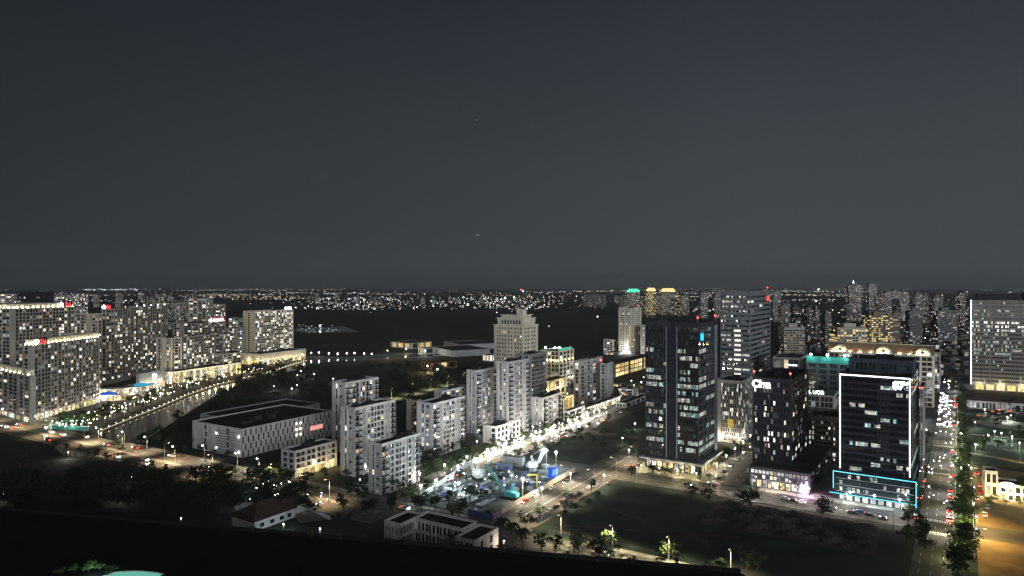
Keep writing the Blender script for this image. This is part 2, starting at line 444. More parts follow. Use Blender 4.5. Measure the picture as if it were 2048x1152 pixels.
# riverside line (left bank) and river
bank = [G(180,862), G(240,838), G(300,815), G(360,790), G(420,770), G(520,747), G(600,722)]
off = [Vector((9,-1,0))]*7
left = [(p+Vector((10,-2,0))) for p in bank]
left = [Vector((-262,436,0))] + left[0:] 
right = [Vector((-232,420,0)), Vector((-238,443,0)), Vector((-254,529,0)), Vector((-269,612,0)), Vector((-276,690,0)), Vector((-261,780,0)), Vector((-246,905,0))]
rb = MB()
L2, R2_ = left[1:], right
for i in range(6): rb.quad(L2[i]*1, R2_[i], R2_[i+1], L2[i+1])
rb.quad(L2[0], (-262,420,0), R2_[0], R2_[0])if False else None
rb.poly([(-262,400,0), (-215,400,0), tuple(R2_[0]), tuple(L2[0]), (-285,425,0)])
# wide dark reach beyond the bend
rb.poly([tuple(L2[6]), tuple(R2_[6]), (-150,960,0), (-60,985,0), (-60,1020,0), (-190,1010,0)])
rb.poly([(-520,1560,0), (-430,1450,0), (-330,1480,0), (-420,1700,0)])
for i, v in enumerate(rb.v): rb.v[i] = (v[0], v[1], .004)
struct('river', rb, WATER)
# bank wall; the lamplight on its coping is an added glowing band
bm = MB()
for i in range(6):
    p, q = L2[i], L2[i+1]; d = (q-p).normalized(); nn = Vector((d.y, -d.x, 0))
    bm.obox(p, q-p, -nn*.5, (0,0,1.2)); 
bs_ = MB()
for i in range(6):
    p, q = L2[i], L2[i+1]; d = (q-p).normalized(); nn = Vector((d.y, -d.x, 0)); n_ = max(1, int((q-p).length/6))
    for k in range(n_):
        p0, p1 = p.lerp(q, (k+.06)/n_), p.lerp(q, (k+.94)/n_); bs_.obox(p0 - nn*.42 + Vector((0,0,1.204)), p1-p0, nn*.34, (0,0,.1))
tag(bs_.build('coping_glow', [glow('bank_glow', (1,.83,.52), 1.5, True)]), 'long added glow band standing for lamplight on the curved river bank coping', 'glow band')
struct('river_bank_wall', bm, wall('bank_stone', (.42,.38,.30)))

def strip(name, p, q, w, z, mat, side=0):
    d = (q-p).normalized(); n = Vector((d.y, -d.x, 0)); o1, o2 = (n*w/2, n*w/2) if side == 0 else (n*w, n*0) if side > 0 else (n*0, n*w)
    return sheet(name, [p-o2, q-o2, q+o1, p+o1], z, mat)
def kerb(p, q, h=.14, w=.3):
    d = (q-p).normalized(); n = Vector((d.y, -d.x, 0)); m = MB(); m.obox(p-n*w/2, q-p, n*w, (0,0,h)); return struct('kerb', m, PAVE)
MARK = MB()
def marks(p, q, offs, dash=True, w=.18, z=.06):
    d = (q-p).normalized(); n = Vector((d.y, -d.x, 0)); L = (q-p).length
    for o_ in offs:
        s = 0
        while s < L:
            e = min(L, s + (3.0 if dash else L)); a0, a1 = p + d*s + n*(o_-w/2), p + d*e + n*(o_-w/2)
            MARK.quad((a0.x,a0.y,z), (a1.x,a1.y,z), (a1.x+n.x*w,a1.y+n.y*w,z), (a0.x+n.x*w,a0.y+n.y*w,z)); s += 9.0 if dash else L+1
def zebra(c, d, width, n=12):
    nn = Vector((d.y, -d.x, 0))
    for i in range(n):
        s = (i-(n-1)/2)*width/n; p = c + nn*s
        q0 = p - d*1.6 - nn*.28; q1 = p + d*1.6 - nn*.28
        MARK.quad((q0.x,q0.y,.06), (q1.x,q1.y,.06), (q1.x+nn.x*.56,q1.y+nn.y*.56,.06), (q0.x+nn.x*.56,q0.y+nn.y*.56,.06))

# R1 boulevard with bridge, R2 road by the site, R3 road in front of the towers, R4 lane, R5 avenue, R6 shop street, R7, R8, R9
U1 = Vector((7.0, 276.9, 0))                       # a point on the boulevard's far kerb
b1 = Vector((.850, -.527, 0)); n1 = Vector((-.527, -.850, 0))
c1 = U1 + n1*13.5
strip('road', c1 - b1*620, c1 - b1*62, 27, .008, ASPH)
strip('road', U1 + n1*8 - b1*62, U1 + n1*8 + b1*150, 16, .008, ASPH)
for o_ in (-5, 5): marks(c1 - b1*560, c1 - b1*62, [o_])
marks(U1 + n1*8 - b1*62, U1 + n1*8 + b1*150, [-4, 0, 4])
marks(c1 - b1*560, c1 - b1*62, [-12.6, 12.6, -1.4, 1.4], False, .18)
med = MB(); med.obox(c1 - b1*560 - n1*1.2, b1*490, n1*2.4, (0,0,.2)); struct('median', med, PAVE)
pav = MB(); 
for s0, s1 in ((-560, -395), (-300, 0), (24, 150)):
    med = MB(); med.obox(U1 + b1*s0 - n1*3.4, b1*(s1-s0), n1*3.3, (0,0,.14)); struct('pavement', med, PAVE)
r2a, r2b = Vector((13.1,289.2,0)) - A(31.8)*18, Vector((13.1,289.2,0)) + A(31.8)*190
n2 = -Bd(31.8)
strip('road', r2a + n2*11, r2b + n2*11, 21.5, .012, ASPH)
marks(r2a + n2*11 + A()*22, r2b + n2*11, [-5.3, 5.3]); marks(r2a + n2*11 + A()*22, r2b + n2*11, [0], False, .3)
kerb(r2a - n2*.2 + A()*10, r2a - n2*.2 + A()*86)
p3 = Vector((66.4,366.4,0)); b3 = Vector((.846,-.533,0)); n3 = Vector((-.533,-.846,0))
strip('road', p3 - b3*60 + n3*9, p3 + b3*235 + n3*9, 18, .016, ASPH)
marks(p3 + n3*9 - b3*20, p3 + n3*9 + b3*120, [-4.5, 4.5]); marks(p3 + n3*9, p3 + n3*9 + b3*120, [0], False)
kerb(p3 - b3*2, p3 + b3*44); kerb(p3 + b3*62, p3 + b3*126); kerb(p3 + n3*18.2 + b3*10, p3 + n3*18.2 + b3*118)
r4 = Vector((114.4,356.4,0)); strip('road', r4 - A()*14, r4 + A()*120, 15, .020, ASPH); marks(r4 - A()*5, r4 + A()*110, [-3.6, 3.6])
r5a, r5b = Vector((180,289.8,0)), Vector((383.3,598.7,0)); d5 = (r5b-r5a).normalized(); n5 = Vector((d5.y,-d5.x,0))
strip('road', r5a - d5*130, r5b + d5*900, 12.4, .024, ASPH)
marks(r5a - d5*100, r5b + d5*300, [-3.6, 0, 3.6])
strip('verge', r5a + n5*10 - d5*130, r5b + n5*10 + d5*700, 7, .03, FIELD)
strip('pavement', r5a - n5*11.5 - d5*12, r5b - n5*11.5 + d5*300, 9, .032, DPAVE)
for v in (1042, 1066): zebra(G(1872 if v < 1050 else 1868, v), d5, 11)
zebra(G(1887, 893), d5, 11); zebra(G(1884, 948), d5, 11)
r6 = Vector((19.3,420.6,0)); d6 = A(32.7); n6 = Vector((-d6.y, d6.x, 0))
strip('road', r6 + n6*6.5 - d6*128, r6 + n6*6.5 + d6*300, 13, .028, ASPH); marks(r6 + n6*6.5 - d6*110, r6 + n6*6.5 + d6*200, [0])
strip('pavement', r6 + n6*17.5 - d6*90, r6 + n6*17.5 + d6*180, 8, .034, PAVE)
r7 = Vector((50.4,469,0)); strip('road', r7 - Bd()*8, r7 + Bd()*75, 10, .032, ASPH)
r8a, r8b = G(700,820), G(965,757); strip('road', r8a, r8b, 13, .02, ASPH); marks(r8a, r8b, [-3, 3])
sheet('field', [Vector((r2a.x+4.6,r2a.y+5,0)), r2a + A(31.8)*84 - n2*.4, p3 + n3*18.4 + b3*8, p3 + n3*18.4 + b3*118, Vector((150,262,0)), U1 + b1*75 - n1*4], .004+.002, FIELD)
sheet('field', [r6 + d6*2 + A()*0, r7 - d6*6, r7 + Bd()*40 - d6*7, p3 - b3*10 + A()*12, r2b + n2*24 - A()*92, r6 - d6*62 + Bd()*2], .006, FIELD)
sheet('field', [r7 + d6*7 + Bd()*2, r7 + d6*95, r7 + d6*95 + Bd()*46, r7 + Bd()*46 + d6*7], .006, FIELD)
for q0, q1, w_ in (((1120,1050),(1480,1075),2.0), ((1200,1010),(1420,1090),1.5), ((1100,1060),(1330,1105),2.4)): strip('dirt_track', G(*q0), G(*q1), w_, .0085, DIRT)
# churned earth at the right end of the field
b = MB(); o0 = G(1470, 1005)
nx, ny = 40, 24
def hgt(x, y): return .35*math.sin(x*.31+y*.17)*math.sin(y*.43-x*.11) + .3*math.sin(x*.9+1.3*y) * math.sin(.7*y) + .4
pt = {}
for i in range(nx+1):
    for j in range(ny+1):
        p = p3 + n3*20 + b3*(52 + i*66/nx) + n3*(j*40/ny); e = min(1, min(i, nx-i, j, ny-j)/4)
        pt[i,j] = (p.x, p.y, .012 + e*max(0, hgt(i*1.6, j*1.6))*2.2)
for i in range(nx):
    for j in range(ny): b.quad(pt[i,j], pt[i+1,j], pt[i+1,j+1], pt[i,j+1])
struct('field_dirt', b, DIRT)
# clay yard and park at the right, construction ground, plazas
yd = r5a + n5*14
sheet('yard', [yd - d5*120, yd + d5*118, yd + d5*104 + n5*150, yd - d5*120 + n5*150], .006, YARD)
sheet('park_lawn', [yd + d5*122, yd + d5*300, yd + d5*300 + n5*190, yd + d5*108 + n5*190], .006, FIELD)
pk = MB(); c0 = G(2005, 848)
pk.poly([(c0.x + 17*math.cos(t*.2618), c0.y + 22*math.sin(t*.2618), .012) for t in range(24)]); struct('plaza', pk, PAVE)
for u, v, u2, v2 in ((1940,868,2060,880), (1936,905,2070,930), (1950,838,2060,828)): strip('path', G(u,v), G(u2,v2), 5, .016, PAVE)
s_in = [G(838,1003), G(985,1041), G(1152,941), G(1075,899)]
sheet('construction_ground', s_in, .010, SITE)
sheet('plaza', [p3 - b3*4 + A()*1, p3 + b3*44 + A()*1, p3 + b3*44 + A()*60, p3 - b3*4 + A()*60], .01, PAVE)
sheet('plaza', [p3 + b3*63 + A()*1, p3 + b3*126 + A()*1, p3 + b3*126 + A()*75, p3 + b3*63 + A()*75], .01, PAVE)
sheet('promenade', [p + Vector((6,-1,0)) for p in bank] + [p + Vector((-28,4,0)) for p in reversed(bank)], .012, DPAVE)
sheet('plaza', [G(0,842), G(90,850), G(190,852), G(178,838), G(60,832)], .012, PAVE)

# ---------------------------------------------------------------- builders: lamps, trees, cars
LM = {}
def lamp_mesh(h, arm):
    if (h, arm) not in LM:
        b = MB(); b.tube((0,0,0), (0,0,.8), .16); b.tube((0,0,.8), (0,0,h), .11, .07)
        if arm: b.tube((0,0,h-.1), (arm,0,h+.5), .06, .05); b.box(arm-.2, -.16, h+.42, arm+.8, .16, h+.6)
        hd = MB()
        if arm: hd.box(arm-.1, -.14, h+.34, arm+.7, .14, h+.42)
        LM[h, arm] = (b.mesh('pole', POLE), hd)
    return LM[h, arm]
def arm_lamp(label, p, rz, group, h=9.0, arm=2.0, power=900, col=(1,.80,.52), mat=None, spot=150, ball=0):
    t = thing('street_lamp', label, 'street lamp', p, rz, group); pm, hd = lamp_mesh(h, arm)
    put('pole', pm, t)
    key = ('hd', h, arm, (mat or G_WARM).name)
    if key not in LM: LM[key] = hd.mesh('lamp_head', mat or G_WARM)
    hd_o = put('lamp_head', LM[key], t)
    if ball: put('lamp_bulb', bulb(mat or G_WARM), t, (arm+.3, 0, h+.4), 0, ball)
    lamp_light(t, (arm+.3, 0, h-.75 if ball else h+.1), power, col, .3, spot)
    return t
def ball_lamp(label, p, group, h=5.0, r=.45, power=300, col=(1,.93,.82), mat=None, name='street_lamp', cat='street lamp'):
    t = thing(name, label, cat, p, 0, group)
    if h not in LM:
        b = MB(); b.tube((0,0,0), (0,0,h), .09, .06); LM[h] = b.mesh('pole', POLE)
    put('pole', LM[h], t); put('lamp_head', bulb(mat or G_WHITE), t, (0,0,h+r), 0, r)
    if power: lamp_light(t, (0,0,h-.42), power, col, .3)
    return t
def rowpts(p, q, n): return [p.lerp(q, i/(n-1) if n > 1 else .5) for i in range(n)]

def crown_mesh(seed, leaf, rad=.40, zc=.66, rz_=.32, n=430, name='crown', clumps=9):
    rg = random.Random(seed); b = MB(); cs = []
    for i in range(clumps):
        t, u, r = rg.uniform(0, 6.28), rg.uniform(-1, 1), rg.uniform(.35, .95)
        s = math.sqrt(1-u*u); cs.append((rad*r*s*math.cos(t), rad*r*s*math.sin(t), zc + rz_*r*u, rg.uniform(.10, .19)))
    for i in range(n):
        c = rg.choice(cs); g = rg.gauss
        x, y, z = c[0]+g(0,c[3]*.6), c[1]+g(0,c[3]*.6), c[2]+g(0,c[3]*.45)
        d = Vector((g(0,1), g(0,1), g(0,1)+.4)).normalized(); e1 = d.orthogonal().normalized(); e2 = d.cross(e1); s = rg.uniform(.022, .045)
        p = Vector((x,y,z)); b.quad(p-e1*s-e2*s*.6, p+e1*s-e2*s*.6, p+e1*s*.7+e2*s*.8, p-e1*s*.7+e2*s*.8)
    return b.mesh(name, leaf)
def trunk_mesh(seed):
    rg = random.Random(seed); b = MB(); b.tube((0,0,0), (.01,0,.42), .026, .018)
    for i in range(4):
        t = i*1.57 + rg.uniform(-.5,.5); e = (.2*math.cos(t), .2*math.sin(t), rg.uniform(.58,.74)); b.tube((.01,0,.36+.02*i), e, .014, .005, 5)
        b.tube(e, (e[0]*1.5, e[1]*1.5, e[2]+.1), .006, .002, 4)
    return b.mesh('trunk', BARK)
TRUNKS = [trunk_mesh(i) for i in range(4)]
CROWNS = {k: [crown_mesh(10*k+i, LEAF[k]) for i in range(4)] for k in range(3)}
def tree(label, p, h, k=0, group=None, wide=1.0, name='leafy_tree', cat='tree'):
    t = thing(name, label, cat, p, uni(0, 6.28), group); i = random.randrange(4)
    put('trunk', TRUNKS[i], t, scale=(h*.9, h*.9, h)); put('crown', CROWNS[k][(i+random.randrange(2)) % 4], t, scale=(h*wide*uni(.9,1.15), h*wide*uni(.9,1.15), h))
    return t
def frond_mesh(leaf):
    b = MB()
    for k in range(13):
        t = k*2.4; dx, dy = math.cos(t), math.sin(t); pr = None; up = .25 + .1*(k % 3)
        for i in range(6):
            s = i/5; r = .42*s; z = up*s - (.52+.08*(k % 2))*s*s; w = .075*(1-.75*abs(s-.35)); c = Vector((dx*r, dy*r, z)); n = Vector((-dy, dx, 0))
            cur = (c - n*w + Vector((0,0,-w*.8)), c, c + n*w + Vector((0,0,-w*.8)))
            if pr: b.quad(pr[0], pr[1], cur[1], cur[0]); b.quad(pr[1], pr[2], cur[2], cur[1])
            pr = cur
    return b.mesh('crown', leaf)
FROND = frond_mesh(LEAF[0])
pt_ = MB(); pt_.tube((0,0,0), (.01,0,.5), .03, .02, 8); pt_.tube((.01,0,.5), (.0,0,.8), .02, .018, 8); PALMT = pt_.mesh('trunk', BARK)
def palm(label, p, h, group=None):
    t = thing('palm_tree', label, 'palm tree', p, uni(0,6), group); put('trunk', PALMT, t, scale=(h,h,h)); put('crown', FROND, t, (0,0,h*.78), 0, h*.85); return t

PAINT = {}
def paint(n, c):
    if n not in PAINT: PAINT[n] = solid('paint_'+n, c, .3, .1, var=0)
    return PAINT[n]
CC = dict(white=(.75,.75,.74), silver=(.45,.46,.47), black=(.018,.018,.02), red=(.45,.03,.02), grey=(.14,.145,.15), blue=(.03,.06,.2), cream=(.6,.54,.42))
CM = {}
def car_meshes(col, van=False):
    key = (col, van)
    if key in CM: return CM[key]
    if van: prof = [(-2.3,.35),(2.3,.35),(2.35,.9),(1.75,1.15),(1.2,1.85),(-2.1,1.9),(-2.35,1.1)]; gl = (-1.9, 1.05, 1.2, 1.7)
    else: prof = [(-2.2,.35),(2.2,.35),(2.25,.72),(1.15,.92),(.5,1.42),(-1.05,1.45),(-1.8,1.0),(-2.25,.92)]; gl = (-1.3, .62, .96, 1.34)
    w = .88; b = MB(); n = len(prof)
    def yw(z): return w*(1.0 if z < 1.0 else .84)
    b.poly([(x, -yw(z), z) for x, z in prof]); b.poly([(x, yw(z), z) for x, z in reversed(prof)])
    for i in range(n):
        (x0,z0), (x1,z1) = prof[i], prof[(i+1) % n]; b.quad((x0,-yw(z0),z0), (x1,-yw(z1),z1), (x1,yw(z1),z1), (x0,yw(z0),z0))
    body = b.mesh('body', paint(col, CC[col])); g = MB(); y = w*.93
    for s in (-1, 1): g.poly([(gl[0], s*y, gl[2]), (gl[1]+.35, s*y, gl[2]), (gl[1]-.1, s*(y-.06), gl[3]), (gl[0]+.35, s*(y-.06), gl[3])])
    i = 3; (x0,z0), (x1,z1) = prof[3], prof[4]
    g.quad((x0+.02,-.66,z0+.04), (x0+.02,.66,z0+.04), (x1+.03,.6,z1-.02), (x1+.03,-.6,z1-.02))
    (x0,z0), (x1,z1) = (prof[5], prof[6]); g.quad((x0-.03,-.6,z0-.05), (x0-.03,.6,z0-.05), (x1-.02,.66,z1+.06), (x1-.02,-.66,z1+.06))
    wm = MB(); wm.tube((0,-.1,0), (0,.1,0), .33, .33, 12, 0); wm.tube((0,-.105,0), (0,.105,0), .18, .18, 8, 1)
    hl = MB(); hl.box(0,-.19,-.09,.06,.19,.09)
    CM[key] = (body, g.mesh('window_glass', GLASS), wm.mesh('wheel', [BLACK, METAL]), hl.mesh('headlight', G_HEAD), hl.mesh('taillight', G_TAIL), hl.mesh('headlight', METAL), hl.mesh('taillight', paint('red', CC['red'])))
    return CM[key]
def car(label, p, head, col, on=False, van=False, group=None, beam_=0):
    """head: unit direction the car faces"""
    t = thing('van' if van else 'car', label, 'van' if van else 'car', (p.x, p.y, .03), math.atan2(head.y, head.x), group); m = car_meshes(col, van)
    put('body', m[0], t); put('window_glass', m[1], t)
    for x in (-1.35, 1.4):
        for y in (-.82, .82): put('wheel', m[2], t, (x, y, .33))
    for y in (-.6, .6): put('headlight', m[3] if on else m[5], t, (2.22, y, .66)); put('taillight', m[4] if on else m[6], t, (-2.27, y, .8))
    if beam_: 
        l = lamp_light(t, (2.5,0,.8), beam_, (1,.95,.85), .2, 80); l.rotation_euler = (0, -R(80), 0)
    return t
FARCAR = {}
def far_car(label, p, head, col, group, cat='car', on=True):
    key = (col, on)
    if key not in FARCAR:
        b = MB(); prof = [(-2.2,.3),(2.2,.3),(2.25,.75),(1.15,.92),(.5,1.42),(-1.05,1.45),(-1.8,1.0),(-2.25,.92)]; w = .88
        b.poly([(x,-w,z) for x,z in prof], 0); b.poly([(x,w,z) for x,z in reversed(prof)], 0)
        for i in range(8):
            (x0,z0),(x1,z1) = prof[i], prof[(i+1)%8]; b.quad((x0,-w,z0),(x1,-w,z1),(x1,w,z1),(x0,w,z0), 1 if i in (3,5) else 0)
        if on:
            for y in (-.6,.6): b.box(2.1,y-.24,.5,2.42,y+.24,.9,2); b.box(-2.4,y-.22,.6,-2.2,y+.22,.95,3)
        FARCAR[key] = b.mesh('car', [paint(col, CC[col]), GLASS, G_HEAD, G_TAIL])
    o = put('car', FARCAR[key], None, (p.x,p.y,.05), math.atan2(head.y, head.x)); return tag(o, label, cat, group)
mb_ = MB(); mb_.tube((.6,-.05,.28),(.6,.05,.28),.28,.28,8,0); mb_.tube((-.6,-.05,.28),(-.6,.05,.28),.28,.28,8,0); mb_.box(-.55,-.14,.35,.35,.14,.72,1); mb_.tube((.6,0,.3),(.42,0,1.0),.05,.05,5,0)
mb_.box(-.3,-.2,.72,.1,.2,1.25,1); mb_.ball((-.05,0,1.42),.15,1,6,4); mb_.box(.5,-.14,.78,.68,.14,1.05,2)
MOTO = mb_.mesh('motorbike', [BLACK, paint('blue', CC['blue']), G_HEAD])
# ---------------------------------------------------------------- left: riverside apartment towers
AT_ = 'apartment_tower'; GL = 'apartment towers along the river'
l0 = bld(AT_, 'low taupe apartment block with lit crown joined to the front of the riverside tower', 'apartment block', 60, -70, 63, 752, 11, 'w', 'woownnwoownnwoonwoow', W_TAUPE2, D=497, th=36, lit=.13, base=4, Lr=4)
crown(l0, 4.0, 0, 16); shops(l0, 'L', 0, l0.Ll*.9, 9, .4, 3.6, LIT_SHOP, 330, (1,.9,.7))
l1 = bld(AT_, 'taupe riverside tower with lit crown and red rooftop sign nearest the bridge', 'apartment tower', 68, 46, 200, 690, 17, 'wooonooowoooonooowoonooow', 'wWow', W_TAUPE2, v0=843, th=-.5, lit=.16, base=5, maxw=100)
crown(l1, 3.6, 17, 3); shops(l1, 'R', 1, l1.Lr-2, 15, .4, 4.6, LIT_SHOP, 380, (1,.86,.6))
def roofsign(o, s, face, pos, size, mat, base=None, disc=True, discs=2.6, out=.7, z=None):
    zz = o.h + .6 if z is None else z
    fr = MB(); L = size*.62*len(s)
    if face == 'R': fr.box(pos-L/2-.3, -out+.1, zz-.4, pos+L/2+.3, -out+.3, zz+size*.95)
    else: fr.box(-out+.1, pos-L/2-.3, zz-.4, -out+.3, pos+L/2+.3, zz+size*.95)
    f = fr.build('sign_board', base or BLACK, o.root)
    text(o.root, 'sign_lettering', s, face, pos, zz, size, mat, o, out=out)
    if disc: put('sign_lamp', bulb(G_SIGN), f, (pos-L/2-discs, -out-.2, zz+size*.35) if face == 'R' else (-out-.2, pos+L/2+discs, zz+size*.35), 0, discs*.62)
roofsign(l1, 'Zuj', 'R', 9, 4.6, G_SIGNRED)
l2 = bld(AT_, 'tall taupe tower with blank end wall and lit crown behind the nearest riverside tower', 'apartment tower', 30, -45, 150, 617, 25, 'woonwoonoowoonwoonoowoow', 'WnnwoowoowW', W_TAUPE, D=600, th=12, lit=.17, base=3)
crown(l2, 3.4, 12, 8); roofsign(l2, 'Zuj', 'R', l2.Lr*.86, 5, G_SIGNRED); beacon(l2, 1.5, l2.Ll*.1)
l2b = bld(AT_, 'plain taupe block with two blank end walls between the two lit crown towers', 'apartment tower', 196, 148, 205, 627, 23, 'wnw', 'wsnwWsnwnsw', W_TAUPE, D=655, th=14, lit=.14, base=3)
l3 = bld(AT_, 'grey taupe tower with a red sign, third along the river from the bridge', 'apartment tower', 212, 203, 262, 618, 22, 'wnoowoonwoonw', 'wow', W_TAUPE, D=690, th=2, lit=.22, base=4)
roofsign(l3, 'Zuj', 'R', 3, 5, G_SIGNRED, discs=3.2)
l4 = bld(AT_, 'wide grey taupe tower with random lit flats, right of the red sign tower', 'apartment tower', 267, 262, 336, 613, 22, 'wnoonwoowoonnwoowoonw', 'wow', W_TAUPE, D=752, th=2, lit=.24, base=4)
for k in range(5): put('crown_lamp', bulb(G_WHITE), l4.root, (l4.Lr*(.1+.2*k), .4, l4.h+.6), 0, .7)
l5 = bld(AT_, 'lower pale apartment block with narrow dark window columns facing the promenade', 'apartment block', 342, 312, 364, 676, 14, 'wsnsw', 'wsnwWsnsw', W_BEIGE, D=704, th=20, lit=.14, base=5)
l6 = bld(AT_, 'mid height apartment block with many lit flats right of the pale slotted block', 'apartment block', 374, 364, 430, 673, 14, 'woonwoooowoonoow', 'wow', W_TAUPE2, D=722, th=16, lit=.34, base=5)
l6b = bld(AT_, 'grey apartment tower carrying a long red banner sign behind the mid height blocks', 'apartment tower', 398, 345, 452, 646, 20, 'wnoonwoonoow', 'wonwooWnnw', W_TAUPE2, D=805, th=14, lit=.24, base=4)
roofsign(l6b, 'ZUJ LAND', 'R', l6b.Lr*.68, 4.2, G_SIGN, G_SIGNRED, discs=3.4)
l7 = bld(AT_, 'low taupe annex with wide balconies beside the yellow striped riverside block', 'apartment block', 446, 428, 484, 708, 7, 'woowoow', 'woonw', W_TAUPE, D=762, th=22, lit=.25, base=4)
l8 = bld(AT_, 'grey slab with a blank end wall left of the yellow striped block', 'apartment tower', 470, 452, 490, 656, 15, 'WnnW', 'wsnsw', W_MID, D=860, th=18, lit=.3, base=4)
l8b = bld(AT_, 'grey taupe infill tower between the red banner tower and the blank ended slab', 'apartment tower', 446, 430, 470, 668, 15, 'woonwoow', 'wnnw', W_TAUPE2, D=812, th=16, lit=.34, base=4)
l8c = bld(AT_, 'tall dim tower directly behind the yellow striped block', 'apartment tower', 478, 456, 500, 636, 20, 'woonwoow', 'wnnwnw', W_TAUPE, D=960, th=18, lit=.3, base=4, maxw=60)
l9 = bld(AT_, 'last riverside tower with pale yellow stair strip and orange lit corner sign', 'apartment tower', 510, 486, 587, 622, 21, 'woooonooowooooonoooowoow', 'WsW', W_BEIGE, D=885, th=24, lit=.34, base=4, forced=lambda p: LIT_WHITE if p[7] > 16 and rnd() < .3 else None)
roofsign(l9, 'ZUJ', 'R', l9.Lr*.88, 4, G_SIGN, G_ORANGE, discs=3.2)
s9 = MB(); s9.box(-.2, l9.Ll*.30, 5, -.05, l9.Ll*.70, l9.h-3); s9.build('stair_strip', [solid('pale_yellow_strip', (.62,.5,.26), .8, var=.1)], l9.root)
s9 = MB()
for k in range(24): s9.box(-.28, l9.Ll*.43, 6+k*2.5, -.2, l9.Ll*.57, 7.4+k*2.5)
s9.build('stair_window', [GLASS], l9.root)
LOWB = 'shop_podium'
p4 = bld(LOWB, 'long lit row of shops under the mid height riverside blocks', 'shop row', 345, 312, 482, 744, 1, 'WWW', 'WW', W_BEIGE, D=690, th=22, huts=0, par=.5)
shops(p4, 'R', 0, p4.Lr, 22, .4, p4.h-1, LIT_SHOP, 600, (1,.86,.5)); shops(p4, 'L', 0, p4.Ll, 5, .4, p4.h-1, LIT_SHOP, 900, (1,.86,.5), step=3)
p9 = bld(LOWB, 'lit shop podium at the foot of the last riverside tower', 'shop row', 520, 483, 612, 708, 2, 'WWW', 'WW', W_BEIGE, D=858, th=26, huts=0, par=.5)
shops(p9, 'R', 0, p9.Lr, 16, .4, 5, LIT_SHOP, 600, (1,.86,.5)); shops(p9, 'L', 0, p9.Ll, 6, .4, 6, LIT_GOLD, 900, (1,.8,.4), step=3)
p3_ = bld(LOWB, 'lit shops with a bright white screen under the wide grey taupe tower', 'shop row', 278, 272, 330, 748, 1, 'WW', 'W', W_MID, D=640, th=8, huts=0, par=.5)
shops(p3_, 'R', 0, p3_.Lr, 8, .4, 6.5, LIT_SHOP, 1200, (1,.88,.6)); put('screen', bulb(G_SIGN), p3_.root, (p3_.Lr*.55, -.8, 13), 0, 2.4)
# curved terrace building with blue canopies
tz = thing('terrace_restaurant', 'curved three level terrace restaurant with blue canopies by the promenade', 'restaurant', G(236, 803) + Vector((-14, 20, 0)))
for k, (r_, z0, z1, m_) in enumerate(((19, 0, 4.5, LIT_SHOP), (17, 5.2, 9.5, LIT_SHOP))):
    w_ = MB(); f_ = MB()
    for i in range(18):
        t0, t1 = R(-100 + i*9), R(-100 + i*9 + 9); q0, q1 = Vector((r_*math.cos(t0)*1.3, r_*math.sin(t0), 0)), Vector((r_*math.cos(t1)*1.3, r_*math.sin(t1), 0))
        up0, up1 = Vector((0,0,z0+.4)), Vector((0,0,z1)); e = (q1-q0)*.12; f_.quad(q0+e+up0, q1-e+up0, q1-e+up1, q0+e+up1)
        w_.quad(q0*.985+Vector((0,0,z0)), q1*.985+Vector((0,0,z0)), q1*.985+Vector((0,0,z1)), q0*.985+Vector((0,0,z1)))
        w_.quad(q0*1.12+Vector((0,0,z1+.4)), q1*1.12+Vector((0,0,z1+.4)), q1*1.12+Vector((0,0,z1+1.1)), q0*1.12+Vector((0,0,z1+1.1)))
        w_.quad(q0*1.12+Vector((0,0,z1+1.1)), q1*1.12+Vector((0,0,z1+1.1)), q1*.5+Vector((0,0,z1+1.1)), q0*.5+Vector((0,0,z1+1.1)))
    w_.build('wall', [W_BEIGE], tz); tag(f_.build('shopfront', [m_], tz), kind='stuff')
for nm, a0, a1, zz, mm in (('canopy', -20, 30, 11.2, glow('canopy_cyan', (.05,.45,.75), .8)), ('canopy', -100, -62, 6.4, glow('canopy_blue', (.02,.14,.7), .8))):
    c_ = MB(); n_ = 10
    for i in range(n_):
        t0, t1 = R(a0 + (a1-a0)*i/n_), R(a0 + (a1-a0)*(i+1)/n_); s_ = math.sin(math.pi*(i+.01)/n_); s2 = math.sin(math.pi*(i+1)/n_)
        for ra, rb_, za, zb_ in ((15, 20, 2.2, 1.2), (20, 24, 1.2, 0)):
            c_.quad((ra*math.cos(t0)*1.3, ra*math.sin(t0), zz+za*s_), (ra*math.cos(t1)*1.3, ra*math.sin(t1), zz+za*s2), (rb_*math.cos(t1)*1.3, rb_*math.sin(t1), zz+zb_*s2), (rb_*math.cos(t0)*1.3, rb_*math.sin(t0), zz+zb_*s_))
    c_.build(nm, [mm], tz)
for k in range(3): lamp_light(tz, (26*math.cos(R(-80+k*50)), 26*math.sin(R(-80+k*50)), 6), 1500, (1,.9,.72), .6)
